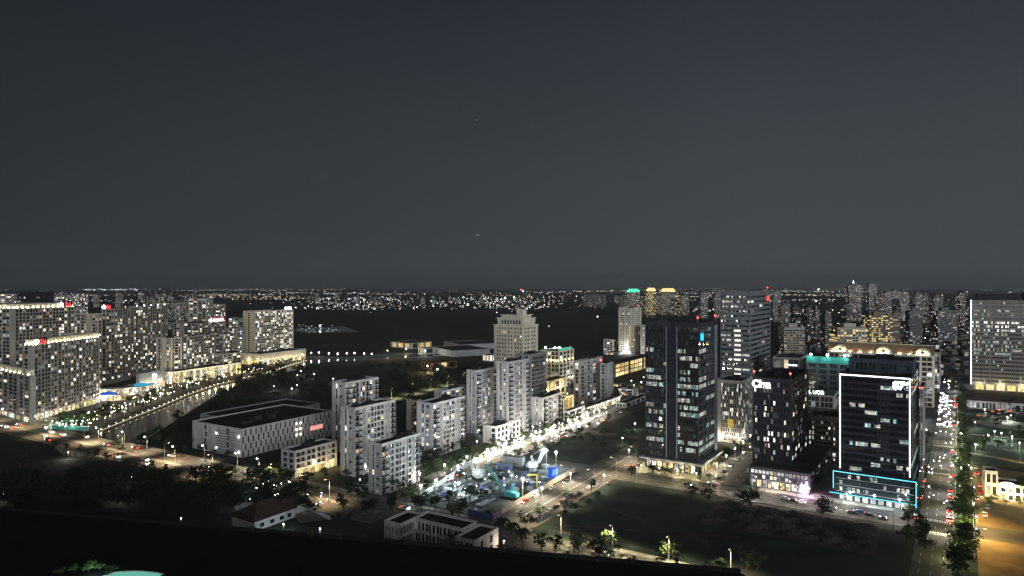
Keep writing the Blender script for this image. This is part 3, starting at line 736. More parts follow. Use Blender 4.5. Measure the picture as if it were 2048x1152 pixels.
# apartment towers further behind the riverside row
for (u0, uL, uR, vt, D, nf, wm_, lt, lab) in (
    (414, 376, 426, 597, 1120, 26, W_BEIGE, .2, 'beige apartment tower standing above the red banner tower'),
    (438, 424, 451, 608, 1080, 23, W_TAUPE, .3, 'shorter taupe tower beside the beige tower above the red banner'),
    (52, 33, 108, 584, 1080, 28, W_DARK, .02, 'dark unlit slab tower above the lit crown tower'),
    (12, -30, 33, 588, 1300, 26, W_GREY, .4, 'pale lit tower at the edge left of the dark slab'),
    (124, 108, 146, 593, 1250, 25, W_GREY, .45, 'lit tower just right of the dark slab tower'),
    (158, 146, 176, 587, 1500, 28, W_MID, .4, 'thin grey lit tower behind the red sign towers'),
    (255, 243, 275, 610, 900, 24, W_DARK, .08, 'dark tower rising behind the grey taupe tower with red sign')):
    bld(AT_, lab, 'apartment tower', u0, uL, uR, vt, nf, 'wnnwnnwnnw', 'wnnwnnw', wm_, D=D, th=20, lit=lt, maxw=40, huts=1)

# ---------------------------------------------------------------- centre: school, white apartments
sc_ = bld('school_building', 'wide four storey block with dark roof and chequered white panel facade', 'school building', 484, 385, 664, 858, 4, 'cccccccccccccccccccw', 'WWnwwwwwwwwwwwwwwwwnWW', wall('school_panel', (.47,.47,.475)), v0=916, lit=.03, dim=.02, stagger=True, huts=7, par=.8)
for s_, z_ in ((.075, 3), (.075, 12), (.66, 3), (.66, 12)): put('wall_lamp', bulb(G_WHITE), sc_.root, (-.3, sc_.Ll*s_*.75, z_), 0, .55)
for i, s_ in enumerate((.57, .615)):
    for z_ in (6, 9.5, 13): put('wall_lamp', bulb(G_CREAM), sc_.root, (sc_.Lr*s_, -.3, z_), 0, .5)
lv = MB()
for k in range(9): lv.box(-.5, sc_.Ll*.13, 1+k*1.6, -.02, sc_.Ll*.5, 1.5+k*1.6)
lv.build('louvre', [W_MID], sc_.root)
sg = MB(); sg.box(sc_.Lr*.73, -.35, 6.6, sc_.Lr*.88, -.1, 9.4); sg.build('banner', [glow('banner_red', (1,.42,.34), .9)], sc_.root)
sh_ = bld('sports_hall', 'low dark roofed hall behind the chequered school block', 'hall', 470, 400, 640, 838, 2, 'WWWW', 'WW', W_MID, D=452, huts=2, lit=.0)
lw = bld('shop_house', 'four storey corner building with warm lit ground floor in front of the school', 'corner building', 590, 562, 674, 902, 3, 'woowoowoowoow', 'wnwnw', W_GREY, v0=957, lit=.06, base=4.2)
shops(lw, 'R', 2, lw.Lr-2, 7, .3, 3.6, LIT_GOLD, 500, (1,.72,.34)); put('sign_lamp', bulb(G_CREAM), lw.root, (lw.Lr*.42, -.6, 6), 0, .9)
AP = 'apartment_block'; GW = 'white apartment blocks'
W_A = wall('white_apartment_wall', (.50,.50,.50)); W_B = wall('pale_grey_apartment_wall', (.45,.455,.47))
pR, pL = 'bwsswnntnwswswb', 'wwdsww'
def apt(lab, u0, uL, uR, vt, nf, D=None, v0=None, wm_=W_A, lit=.2, R_=pR, L_=pL, **k):
    o = bld(AP, lab, 'apartment block', u0, uL, uR, vt, nf, R_, L_, wm_, D=D, v0=v0, lit=lit, **k); m, t, s = MB(), sum(WID[x] for x in R_), 0.0; top = o.h - 1
    for x in R_:
        s += WID[x]*o.Lr/t
        if x in 'nsw' and s < o.Lr - .5: m.box(s-.12, -.34, 0, s+.12, -.003, top)
    m.build('pilaster', [wm_], o.root); m = MB()
    for f_ in range(1, nf+1): m.box(-.16, -.16, f_*top/nf-.12, o.Lr, -.002, f_*top/nf+.06); m.box(-.16, -.002, f_*top/nf-.12, -.002, o.Ll, f_*top/nf+.06)
    m.box(-.2, -.2, o.h, o.Lr+.2, .45, o.h+.16); m.box(-.2, .45, o.h, .45, o.Ll+.2, o.h+.16); m.build('ledge', [W_OLD if rnd() < .3 else wm_], o.root)
    m = MB()
    for k_ in range(nf*3):
        f_, s_ = random.randrange(nf), uni(.06, .94)*o.Lr; m.box(s_, -.75, f_*top/nf+.25, s_+.85, -.36, f_*top/nf+.85)
    tag(m.build('air_conditioner', [W_OLD], o.root), kind='stuff'); return o
w1 = apt('white apartment tower rising behind the chequered school block', 690, 664, 757, 765, 13, D=408, R_='wbwsbnwtnwbnswb')
w2 = apt('tall white apartment block with recessed centre, right behind the low front block', 711, 681, 791, 816, 12, v0=955, R_='bwsswnntnnwswswb', lit=.17, forced=lambda p: LIT_GOLD if p[6] in (8, 9) and p[7] in (5, 6, 8, 9) and rnd() < .6 else None)
w3 = apt('low white apartment block in front at the street corner', 764, 737, 840, 888, 8, v0=992, R_='bwsnwntnwsnwswb', lit=.14)
w4 = apt('white apartment block with many lit rooms and dark roof, middle of the three nearest', 867, 834, 929, 807, 11, v0=915, lit=.34, wm_=W_B)
w4b = apt('narrow brownish lit apartment block in the gap between two white blocks', 834, 813, 842, 801, 10, D=440, R_='ww', L_='wbwdWw', wm_=W_BEIGE, lit=.2)
w5 = apt('white apartment block mostly hidden behind the many lit rooms block', 885, 868, 942, 782, 11, D=452, lit=.2, R_='wnnwbbwnswb', wm_=W_B)
w6 = apt('white apartment tower left of the tallest white tower', 954, 933, 993, 741, 14, v0=868, lit=.25, wm_=W_B)
w7 = apt('tallest white apartment tower beside the beige tower', 1018, 993, 1057, 724, 16, D=445, lit=.18, wm_=W_B)
w8 = apt('grey white apartment tower behind the tallest white one', 1062, 1032, 1093, 709, 17, D=492, lit=.14, wm_=W_MID, R_='wbsbswbsbw', L_='wswsw')
w9 = apt('small white apartment block above the brightly lit shops', 1085, 1061, 1124, 796, 6, v0=852, lit=.15, R_='wbwsnswnswbw', L_='WdW')
w10 = bld('shop_building', 'three storey white shop building beside the street market lights', 'shop building', 993, 966, 1040, 853, 3, 'wnwnwnwnwnwnw', 'wnwW', W_WHITE, v0=889, lit=.05)
w11 = bld(AP, 'grey slab blocks with a red lit roof sign beyond the shop street', 'apartment block', 1160, 1147, 1205, 722, 12, 'wndtdnwW', 'wtw', W_GREY, D=572, lit=.22, par=1.5)
w11b = bld(AP, 'grey slab with tall dark window strips joined to the red sign slab', 'apartment block', 1212, 1200, 1227, 727, 11, 'dWd', 'wtw', W_GREY, D=585, lit=.1)
put('sign_lamp', bulb(G_RED), w11.root, (w11.Lr*.9, -.5, w11.h-3), 0, .9)
pm = bld('shop_podium', 'low purple grey shop building at the end of the street market', 'shop building', 1137, 1126, 1170, 822, 2, 'wowoww', 'wow', W_GREY, D=505, lit=.05, huts=0)
p11 = bld('shop_podium', 'long shop building with thin white roof edge and lit cafes', 'shop row', 1172, 1150, 1241, 817, 1, 'wowowowowow', 'wow', W_GREY, D=530, lit=.3, huts=1)
shops(p11, 'R', 1, p11.Lr-1, 11, .3, 3.6, LIT_SHOP, 700, (1,.95,.85))
re_ = MB(); re_.box(-.8, -1.2, p11.h+.1, p11.Lr+.5, .6, p11.h+.7); re_.build('roof_edge', [W_WHITE], p11.root)
hallc = bld('hall_building', 'dark roofed hall with white columns beside the glass tower', 'hall', 1252, 1232, 1300, 806, 1, 'wgwgwgwgwgw', 'wgwgwgw', W_GREY, D=560, lit=.0, huts=1)

# beige stepped tower, yellow lit hotel, far beige tower, lit mall
tb = bld('beige_tower', 'beige stepped apartment tower with rows of small square windows', 'apartment tower', 1046, 988, 1076, 652, 17, 'wqqwqqww', 'wqqqwqqwqqqqww', W_CREAM, D=640, lit=.06, huts=0)
m_ = MB(); m_.box(2, 2, tb.h, tb.Lr-2, tb.Ll-3, tb.h+6.5); m_.box(1.2, 1.2, tb.h+6.5, tb.Lr-1.2, tb.Ll-2.2, tb.h+7.2); m_.box(4, 4, tb.h+7.2, tb.Lr-6, tb.Ll-6, tb.h+9.5); m_.box(2.5, 3, tb.h+9.5, tb.Lr-4, tb.Ll-5, tb.h+10.2)
m_.box(5, 3, tb.h+10.2, 12, 10, tb.h+14.5); m_.box(4.4, 2.4, tb.h+14.5, 12.6, 10.6, tb.h+15.2); m_.box(-.6, -.6, tb.h-.2, tb.Lr+.6, -.02, tb.h+.6); m_.box(-.6, -.02, tb.h-.2, -.02, tb.Ll+.6, tb.h+.6)
pn = m_.build('penthouse', [W_CREAM], tb.root); m_ = MB()
for i in range(7): m_.box(1.9, 4+i*(tb.Ll-10)/7, tb.h+1.5, 1.98, 5.6+i*(tb.Ll-10)/7, tb.h+5)
m_.build('penthouse_window', [GLASS], pn)
hg = bld('lit_hotel', 'square building washed with yellow uplights under a green roof sign', 'hotel', 1118, 1079, 1148, 702, 9, 'wnwnwnwnw', 'wnwnwnwnwnw', W_CREAM, D=665, lit=.15)
UPL = glow('uplight', (1, .74, .3), 60, True)
for i in range(6):
    for zz in (9.0, 27.0): put('uplight', bulb(UPL), hg.root, (-.9, (i+.5)*hg.Ll/6, zz), 0, .38)
    if i < 4: 
        for zz in (9.0, 27.0): put('uplight', bulb(UPL), hg.root, ((i+.5)*hg.Lr/4, -.9, zz), 0, .38)
gs = MB(); gs.box(2, 1, hg.h, hg.Lr-3, 2, hg.h+2); gs.build('roof_sign', [G_GREEN], hg.root)
for i, u in enumerate((1091, 1110, 1119)): ball_lamp('cool flood lamp over the yellow lit hotel, %s from the beige tower' % ORD[i], AT(u, 698, 700) - Vector((0,0,AT(u,698,700).z)), 'flood lamps behind the hotel', AT(u, 697, 700).z, .9, 2500, (.8,1,.95), G_FLOOD, 'flood_lamp', 'flood lamp')
hp = bld('lit_plinth', 'yellow lit low plinth in front of the yellow hotel', 'building', 1098, 1076, 1132, 762, 2, 'wnwnwnw', 'wnwnw', W_BEIGE, D=610, lit=.3, litm=LIT_GOLD, huts=0)
lamp_light(hp.root, (-3, hp.Ll/2, 5), 2500, (1,.75,.35), .5); lamp_light(hp.root, (hp.Lr*.6, -4, 5), 2500, (1,.75,.35), .5)
gy = bld('lit_cafe', 'small glowing golden cafe wall between the shops and the grey slab', 'cafe', 1130, 1126, 1148, 794, 1, 'WW', 'W', W_BEIGE, D=540, huts=0); shops(gy, 'R', 0, gy.Lr, 4, .5, gy.h-.8, LIT_GOLD, 900, (1,.7,.3)); shops(gy, 'L', 0, gy.Ll, 2, .5, gy.h-.8, LIT_GOLD, 0)
t2 = bld('beige_tower', 'slim beige tower with warm lit edges and a red roof light', 'apartment tower', 1261, 1237, 1283, 616, 22, 'wqqwqqww', 'wqqwqqww', W_CREAM, v0=708, lit=.07, huts=1); beacon(t2, t2.Lr*.8, 1)
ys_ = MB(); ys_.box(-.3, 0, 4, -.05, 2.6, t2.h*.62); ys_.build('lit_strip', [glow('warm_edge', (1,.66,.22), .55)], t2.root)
t2b = bld('beige_tower', 'lower beige tower half hidden by the glass tower', 'apartment tower', 1290, 1281, 1312, 650, 16, 'wqqww', 'wqqw', W_BEIGE, D=1000, lit=.2, huts=1)
t2c = bld('annex_block', 'small beige annex at the foot of the slim beige tower', 'apartment block', 1226, 1207, 1246, 679, 6, 'wnwnwnw', 'wnwnwnw', W_CREAM, D=1020, lit=.2)
t2p = bld('shop_podium', 'brightly lit podium under the slim beige tower', 'shop row', 1238, 1207, 1296, 705, 1, 'wgwgwgwgw', 'wgwgwgw', W_WHITE, D=985, lit=.7, litm=LIT_SHOP, huts=0)
lamp_light(t2p.root, (20, -6, 6), 4000, (1,.95,.9), .8)
ml = bld('shopping_mall', 'long low mall with glowing yellow glass floors', 'mall', 1228, 1215, 1312, 728, 3, 'wgggwgggwgggw', 'wggw', W_MID, D=742, lit=1.3, dim=0, litm=LIT_GOLD, huts=2, roofm=ROOF_BLUE)
mr_ = MB(); mr_.box(-2, -2, ml.h+.05, ml.Lr+2, ml.Ll+2, ml.h+1); mr_.build('roof_edge', [ROOF_BLUE], ml.root)

W_BAND = wall('band_grey', (.13,.14,.16))
LIT_STRIP = litmat('lit_strip_light', [WHITE, (1,.97,.85)], 1.0, 1.6, contrast=(.8, 1.1))
# ---------------------------------------------------------------- glass office tower
def offlit(prob):
    rows = {}
    def f(p):
        k = (p[0], p[6], p[7]//4)
        if k not in rows: rows[k] = rnd() < prob
        return (LIT_OFFICE if rnd() < .86 else GLASS_BLUE) if rows[k] else GLASS_BLUE
    return f
def t1forced(p):
    f = p[6]
    lvl = [1, 2, 3, 4, 6, 7, 8, 9, 10, 11, 12, 13]
    if f in (5, 0): return GLASS_BLUE
    if 1 <= f <= 12: pr = .66 if p[0] == 'L' else .5
    elif f <= 15: pr = .22
    else: pr = .03
    if p[0] == 'L' and 12 <= p[7] <= 16 : pr = .1
    k = (p[0], f, p[7]//5)
    if k not in T1R: T1R[k] = rnd() < pr
    return LIT_OFFICE if T1R[k] and rnd() < .88 else GLASS_BLUE
T1R = {}
gt = bld('glass_tower', 'dark glass office tower with a tall dark centre band and lit floors', 'office tower', 1397, 1291, 1433, 646, 19, 'wyyyyyyyyyyw', 'wyyyyyyyyyywyyyyywyyyyyyyyyyyw', W_DARK, v0=950, th=33, glass=GLASS_BLUE, forced=t1forced, base=6.5, par=2.4, huts=0)
fn = MB()
nb = 34
for i in range(nb+1):
    s_ = i*gt.Ll/nb
    fn.box(-.35, s_-.05, 6.5, -.02, s_+.05, gt.h-2.4)
fn.build('fin', [solid('fin_metal', (.035,.037,.04), .4, .3, var=0)], gt.root)
for s_ in (.395, .59): 
    e_ = MB(); e_.box(-.7, gt.Ll*s_-.18, 6.5, -.36, gt.Ll*s_+.18, gt.h-2.4); e_.build('corner_rib', [METAL], gt.root)
cb = MB(); cb.box(-.55, gt.Ll*.40, 6.5, -.36, gt.Ll*.585, gt.h-2.4); cb.build('centre_band', [solid('band_panel', (.016,.019,.026), .7, var=.2, scale=.3)], gt.root)
eb = MB(); eb.box(gt.Lr*.86, -.5, 6.5, gt.Lr, -.05, gt.h-2.4); eb.build('corner_rib', [wall('pale_rib', (.16,.18,.20))], gt.root)
sb = MB(); sb.box(.8, -.5, gt.h-10, 7, -.2, gt.h-4.5); sb.build('logo_screen', [solid('logo_back', (.01,.03,.08), .4, var=0)], gt.root)
text(gt.root, 'sign_lettering', 'Mi', 'R', 4, gt.h-9.4, 5.4, glow('sign_cyan', (.02,.55,.95), 1.8), gt, out=.7)
beacon(gt, .6, .6); beacon(gt, gt.Lr-.5, .6)
gp = MB(); gp.box(-3, -3, 5.2, gt.Lr+2, gt.Ll+2.5, 6.4); gp.build('podium_canopy', [W_MID], gt.root)
shops(gt, 'L', 1, gt.Ll-1, 9, .3, 4.6, LIT_SHOP, 420, (1,.82,.45), out=1.2); shops(gt, 'R', 1, gt.Lr-1, 6, .3, 4.6, LIT_GOLD, 420, (1,.78,.4), out=1.2)

# ---------------------------------------------------------------- chequered slab, dark block with white sign, framed tower
ck = bld('chequered_tower', 'grey office block with staggered narrow windows between two dark towers', 'office block', 1484, 1430, 1505, 762, 13, 'sswsswss', 'ssssssssssssW', W_GREY, v0=888, lit=.22, stagger=True, litm=LIT_WHITE, huts=3, par=2, base=4)
shops(ck, 'L', 2, ck.Ll-3, 5, .3, 3.5, LIT_SHOP, 900, (1,.8,.55)); sc2 = MB(); sc2.box(-.5, ck.Ll*.32, 10, -.2, ck.Ll*.52, 15); sc2.build('banner', [glow('banner_gold', (.9,.62,.12), .6)], ck.root)
tw5 = bld('office_tower', 'tall grey banded office tower with bright floor strips behind the glass tower', 'office tower', 1500, 1441, 1541, 582, 23, 'wrrrrrrrw', 'wrrrrrwrrrrrrwrrrrrrw', W_BAND, D=565, th=33, lit=.03, glass=GLASS_BLUE, litm=LIT_WHITE, par=3,
    forced=lambda p: (LIT_STRIP if 6 <= p[6] <= 15 and p[0] == 'L' and p[7] in (7,8,9,10) and p[6] != 8 else LIT_OFFICE if p[0] == 'L' and p[7] > 12 and p[6] in (4,5,12,13,14) and rnd() < .7 else LIT_OFFICE if p[0] == 'L' and p[7] < 6 and p[6] in (7,10) else None))
beacon(tw5, tw5.Lr*.9, 1); sgn = MB(); sgn.box(tw5.Lr*.8, -.5, tw5.h-9, tw5.Lr*.9, -.2, tw5.h-5); sgn.build('sign_board', [G_SIGNRED], tw5.root)
dk = bld('dark_office', 'dark office block with tall lit windows under a glowing white sign', 'office block', 1582, 1505, 1617, 759, 13, 'wttttttw', 'whhhhhhhhhhhw', W_DARK, D=346, th=33, lit=.13, litm=LIT_WHITE, dim=.22, base=10, stagger=True, par=1.6)
text(dk.root, 'sign_lettering', 'Clan', 'L', dk.Ll*.76, dk.h-5.0, 5.0, G_SIGN, dk, bold=.05)
dk2 = bld('dark_podium', 'dark podium with a row of bright tall windows below the white sign block', 'office podium', 1620, 1498, 1668, 948, 2, 'wtttttttttttttw', 'wtttttttttttttttw', W_DARK, v0=990, th=33, lit=.1, litm=LIT_WHITE, dim=.5, base=4.2, par=1.2, huts=2, forced=lambda p: (LIT_WHITE if p[0] == 'L' and ((p[6] == 1 and p[7] > 10) or (p[6] == 0 and p[7] in (9, 10))) else LIT_OFFICE if p[0] == 'L' and p[6] == 1 else None))
shops(dk2, 'L', 3, dk2.Ll-1, 9, .3, 3.8, LIT_SHOP, 350, (1,.9,.75))
pk_ = MB(); pk_.box(-.8, .8, .5, -.3, 4.2, 4.6); pk_.build('pink_sign', [G_PINK], dk2.root); lamp_light(dk2.root, (-3, 1.5, 3.5), 900, (.95,.42,1), .5)
for P_ in (beacon,): P_(dk, 1, dk.Ll*.97); P_(dk, 1, .5)
W_FRM = wall('framed_tower_wall', (.022,.025,.036))
FRR = {(2,1),(1,0),(4,2),(4,3),(5,0),(8,1),(9,2),(1,2),(0,3),(10,3),(13,1),(7,2),(12,0)}
fr_ = bld('framed_tower', 'dark glass tower outlined by a white light frame above a cyan lit podium', 'office tower', 1821, 1679, 1838, 756, 15, 'wgggw', 'wyyyyyyyyyyyyyyyyyyyyyyw', W_FRM, v0=1018, th=34, glass=GLASS_NAVY, lit=.0, base=13, par=1, huts=0,
    forced=lambda p: (LIT_OFFICE if (p[6], p[7]//5) in FRR and rnd() < .8 else GLASS_NAVY))

LF = fr_.Ll
beam(fr_.root, 'light_frame', 'L', 0, LF, fr_.h-.7, fr_.h-.1, G_LINE, fr_, .1, .3)
beam(fr_.root, 'light_frame', 'L', 0, .5, 14.2, fr_.h-.7, G_LINE, fr_, .1, .3); beam(fr_.root, 'light_frame', 'L', LF-.5, LF, 14.2, fr_.h-.7, G_LINE, fr_, .1, .3)
text(fr_.root, 'sign_lettering', 'S76', 'L', LF*.12, fr_.h-5.3, 4.6, G_SIGN, fr_, bold=.06)
fb = MB(); fb.box(-2.2, -2.5, 0, -.02, LF+2.5, 13); fb.box(-2.2, -2.5, 0, fr_.Lr, -.02, 13); po = fb.build('podium', [GLASS_BLUE], fr_.root)
for k in range(3):
    b_ = MB(); b_.box(-2.32, -1.5, 3.9+k*3, -2.22, LF+1.5, 4.1+k*3); b_.build('floor_edge', [METAL], po)
b_ = MB()
for k in range(3):
    for i in range(16):
        if rnd() < .4: b_.box(-2.3, i*LF/16+.3, 4.3+k*3, -2.21, (i+.85)*LF/16, 6.1+k*3)
tag(b_.build('window', [LIT_OFFICE], po), kind='stuff')
for (s0, s1, z0, z1) in ((-2.5, LF+2.5, 12.75, 13.1), (-2.5, -2.15, 1, 12.75), (LF+2.15, LF+2.5, 5, 12.75), (-2.5, LF+4, 2.6, 2.85)):
    b_ = MB(); b_.box(-2.6, s0, z0, -2.24, s1, z1); b_.build('light_frame', [G_CYAN], po)
for i in range(9): put('shopfront', pane(LIT_WHITE), fr_.root, (-2.3, (i+.9)*LF/9, .2), -math.pi/2, (LF/9*.7, 1, 2.2))
for k in range(3): lamp_light(fr_.root, (-6, LF*(.15+.35*k), 3), 380, (.8,.95,1), .5)
up = bld('office_tower', 'dark upper block with a few lit windows behind the white framed tower', 'office tower', 1826, 1698, 1836, 722, 14, 'ww', 'whhhhhhhhhhhhhhw', W_NAVY, D=322, th=34, lit=.035, dim=.02, litm=LIT_WHITE, par=1.2, glass=GLASS_BLUE, Lr=22)
beacon(up, .5, up.Ll*.85)
rs = bld('ribbed_block', 'dark ribbed side block with red roof lights along the avenue', 'office block', 1846, 1838, 1852, 778, 12, 'wsws', 'wsws', W_MID, D=340, th=33, lit=.06, Lr=30); 
for k in range(4): put('roof_lamp', bulb(G_RED), rs.root, (.4, rs.Ll*(.1+.25*k), rs.h+.5), 0, .35)

# ---------------------------------------------------------------- buildings between the towers
b6 = bld('grey_office', 'grey office block with two framed window panels and a white roof sign', 'office block', 1668, 1612, 1690, 792, 6, 'wnnw', 'wgggwgggw', W_MID, D=470, lit=.02, dim=.2, litm=LIT_WHITE, huts=1); roofsign(b6, 'L UOB', 'L', b6.Ll*.62, 3.4, G_SIGN, BLACK, disc=False)
b7 = bld('pale_block', 'pale stuccoed block with rows of slit windows and lit stair balconies', 'apartment block', 1679, 1614, 1690, 835, 8, 'wssw', 'wvvvvvvvvvwhhw', W_BEIGE, D=385, lit=.1, litm=LIT_WHITE, huts=3, par=2.5, forced=lambda p: LIT_OFFICE if p[7] > 10 and rnd() < .8 else None)
sb7 = MB(); sb7.box(-.4, 2, 3.5, -.1, b7.Ll*.62, 5.2); sb7.build('lit_sign', [LIT_SHOP], b7.root); lamp_light(b7.root, (-6, 6, 5), 500, (1,.93,.7), .5)
cs = bld('building_shell', 'unfinished dark building topped with floodlit teal netting', 'building under construction', 1700, 1612, 1712, 727, 10, 'wow', 'wowowowow', W_NAVY, D=500, lit=.0, dim=0, huts=0)
nt = MB(); nt.box(-.4, 0, cs.h-1, -.2, cs.Ll, cs.h+4); nt.box(0, -.4, cs.h-1, cs.Lr, -.2, cs.h+4); nt.build('safety_net', [solid('teal_net', (.016,.10,.092), .8, var=.3, scale=1.2, stretch=(1,1,.1))], cs.root)
for k in range(3):
    put('flood_lamp', bulb(G_FLOOD), cs.root, (-1.2, cs.Ll*(.12+.38*k), cs.h+5.5), 0, .8); lamp_light(cs.root, (-4, cs.Ll*(.12+.38*k), cs.h+4.5), 700, (.7,1,.93), .5)
hb = bld('podium_mall', 'low grey block with an orange strip sign and a small purple sign', 'shop building', 1600, 1545, 1616, 716, 3, 'wgw', 'wgggggw', W_MID, D=545, lit=.12, dim=.1, huts=2)
for (a0, a1, z0, z1, mm) in ((.1, .95, 26, 28, G_ORANGE), (.35, .6, 32, 33.2, G_PURPLE), (.1, .5, 36, 37, G_SIGN)):
    q_ = MB(); q_.box(-.5, hb.Ll*a0, z0, -.2, hb.Ll*a1, z1); q_.build('lit_sign', [mm], hb.root)
# mansard building with lit arches
GMw = W_CREAM
gm = bld('grand_building', 'cream classical building with lit arched dormers in a mansard roof', 'hotel', 1868, 1656, 1886, 712, 10, 'wnnw', 'wnnwnnwnnwnnwnnwnnwnnwnnwnnw', GMw, D=560, th=33, lit=.1, litm=LIT_WHITE, huts=0, Lr=20)
mm_ = MB(); h0, h1 = gm.h, gm.h+8; Lg = gm.Ll
mm_.quad((.5,0,h0), (.5,Lg,h0), (3.5,Lg,h1), (3.5,0,h1)); mm_.quad((3.5,0,h1), (3.5,Lg,h1), (16,Lg,h1), (16,0,h1)); mm_.quad((16,0,h1), (16,Lg,h1), (19.5,Lg,h0), (19.5,0,h0))
for y in (0, Lg): mm_.quad((.5,y,h0), (3.5,y,h1), (16,y,h1), (19.5,y,h0))
mn = mm_.build('mansard_roof', [solid('mansard_slate', (.16,.11,.085), .8, var=.2, scale=.4)], gm.root)
q_ = MB(); q_.box(3.1, 0, h1, 3.6, Lg, h1+.5); q_.build('roof_cornice', [W_CREAM], gm.root); q_ = MB(); q_.box(-.7, -.5, h0-.6, -.02, Lg+.5, h0+.2); q_.build('cornice', [W_CREAM], gm.root)
ARCH = glow('arch_lamp', (1, .74, .34), 420, True)
for i, s_ in enumerate((.10, .46, .88)):
    c_ = Vector((0, Lg*s_, h0)); ar = MB(); r0, r1 = 5.2, 6.2; N = 14
    for k in range(N):
        t0, t1 = math.pi*k/N, math.pi*(k+1)/N
        def pp(r, t, x): return (x, c_.y + r*math.cos(t), h0 + r*1.0*math.sin(t))
        ar.quad(pp(r0,t0,-.6), pp(r0,t1,-.6), pp(r1,t1,-.6), pp(r1,t0,-.6)); ar.quad(pp(r1,t0,-.6), pp(r1,t1,-.6), pp(r1,t1,3), pp(r1,t0,3)); ar.quad(pp(r0,t0,-.6), pp(r0,t1,-.6), pp(r0,t1,1.2), pp(r0,t0,1.2))
        ar.poly([pp(r0,t0,1.2), pp(r0,t1,1.2), (1.2, c_.y, h0)])
    d_ = ar.build('dormer', [W_CREAM], gm.root)
    ov = MB(); ov.tube((1.0, c_.y, h0+2), (1.15, c_.y, h0+2), 1.0, 1.0, 12); ov.build('oval_window', [GLASS], d_)
    for dy in (-3.6, -1.4, 1.4, 3.6): put('uplight', bulb(ARCH), d_, (.3, c_.y+dy, h0+.6), 0, .35)
for s_ in (.22, .31, .58, .68, .78, .96, .03): put('uplight', bulb(ARCH), mn, (-.2, Lg*s_, h0+.6), 0, .32)
tq = bld('glass_block', 'pale teal glass block beside the classical building at the avenue', 'office block', 1880, 1864, 1893, 705, 10, 'wgggw', 'wgggw', W_GREY, D=640, lit=.35, dim=.3, litm=LIT_WHITE, Lr=40, th=33)
tr = bld('office_tower', 'broad grid tower with one bright white edge light beyond the avenue', 'office tower', 1941, 1938, 2110, 600, 21, 'w' + 'v'*9 + 'w' + 'v'*16 + 'w' + 'v'*14, 'wvvw', W_TAUPE2, D=660, th=118, lit=.1, dim=.15, litm=LIT_OFFICE, par=1, huts=0, base=7, forced=lambda p: ((LIT_WHITE if p[6] in (13, 14, 15) else LIT_OFFICE) if {13:.6,15:.7,14:.5,10:.4,12:.4,8:.45,9:.4,7:.4,5:.3,17:.3,18:.3}.get(p[6], .08) > rnd() else GLASS))
beam(tr.root, 'edge_light', 'R', 0, .9, 3, tr.h, G_LINE, tr, .1, .3); shops(tr, 'R', 3, tr.Lr-4, 7, .5, 6, LIT_GOLD, 900, (1,.85,.5))
q_ = MB(); q_.box(6, 5, tr.h, tr.Lr*.62, 20, tr.h+6); q_.build('roof_hut', [W_DARK], tr.root); q_ = MB(); q_.box(tr.Lr*.66, 5, tr.h, tr.Lr-3, 20, tr.h+7); q_.build('roof_hut', [W_MID], tr.root)
cw = bld('colonial_villa', 'long white villa with hipped dark roof in front of the grid tower', 'villa', 1936, 1932, 2020, 800, 1, 'whhhwhhhhwhhhw', 'whhw', W_WHITE, D=560, th=118, lit=.25, huts=0, par=.2, Ll=16)
q_ = MB(); h_ = cw.h+.2; q_.quad((-1,-1,h_), (cw.Lr+1,-1,h_), (cw.Lr-7,8,h_+5), (7,8,h_+5)); q_.quad((-1,17,h_), (cw.Lr+1,17,h_), (cw.Lr-7,8,h_+5), (7,8,h_+5)); q_.poly([(-1,-1,h_), (-1,17,h_), (7,8,h_+5)]); q_.poly([(cw.Lr+1,-1,h_), (cw.Lr+1,17,h_), (cw.Lr-7,8,h_+5)]); q_.build('hip_roof', [TILE], cw.root)
cw2 = bld('colonial_villa', 'second white villa at the edge with dark hipped roof', 'villa', 2022, 2018, 2100, 806, 1, 'whhwhhw', 'whw', W_WHITE, D=540, th=118, lit=.1, huts=0, par=.2, Ll=14)
q_ = MB(); h_ = cw2.h+.2; q_.quad((-1,-1,h_), (cw2.Lr+1,-1,h_), (cw2.Lr-6,7,h_+4), (6,7,h_+4)); q_.quad((-1,15,h_), (cw2.Lr+1,15,h_), (cw2.Lr-6,7,h_+4), (6,7,h_+4)); q_.poly([(-1,-1,h_), (-1,15,h_), (6,7,h_+4)]); q_.build('hip_roof', [TILE], cw2.root)
# lit sales house in the clay yard
sh1 = bld('sales_house', 'small cream shop house glowing yellow on the clay yard', 'house', 1970, 1961, 1996, 940, 2, 'wnwnw', 'wnw', W_CREAM, v0=992, th=118, lit=.3, litm=LIT_GOLD, huts=0, Ll=9)
sh2 = bld('sales_house', 'wide cream house with dark roof at the edge of the clay yard', 'house', 1998, 1995, 2075, 966, 2, 'wnwnwnwnwnw', 'wnw', W_CREAM, v0=1000, th=118, lit=.5, litm=LIT_GOLD, huts=0, Ll=12)
q_ = MB(); h_ = sh2.h; q_.quad((8,-1,h_), (sh2.Lr,-1,h_), (sh2.Lr-4,6,h_+4.5), (12,6,h_+4.5)); q_.poly([(8,-1,h_), (8,13,h_), (12,6,h_+4.5)]); q_.build('hip_roof', [TILE], sh2.root)
for x in (2, 9, 16, 26, 36): lamp_light(sh1.root, (x, -5, 3.5), 800, (1,.78,.36), .5)
q_ = MB(); q_.box(.5, -1.4, 6.2, 6.5, -1, 9.0); 
bs = put('lit_sign', bulb(G_SIGN), sh2.root, (3, -1.2, sh2.h-.4), 0, (3.2, .4, 1.5))
HAZE = 6.5e-5
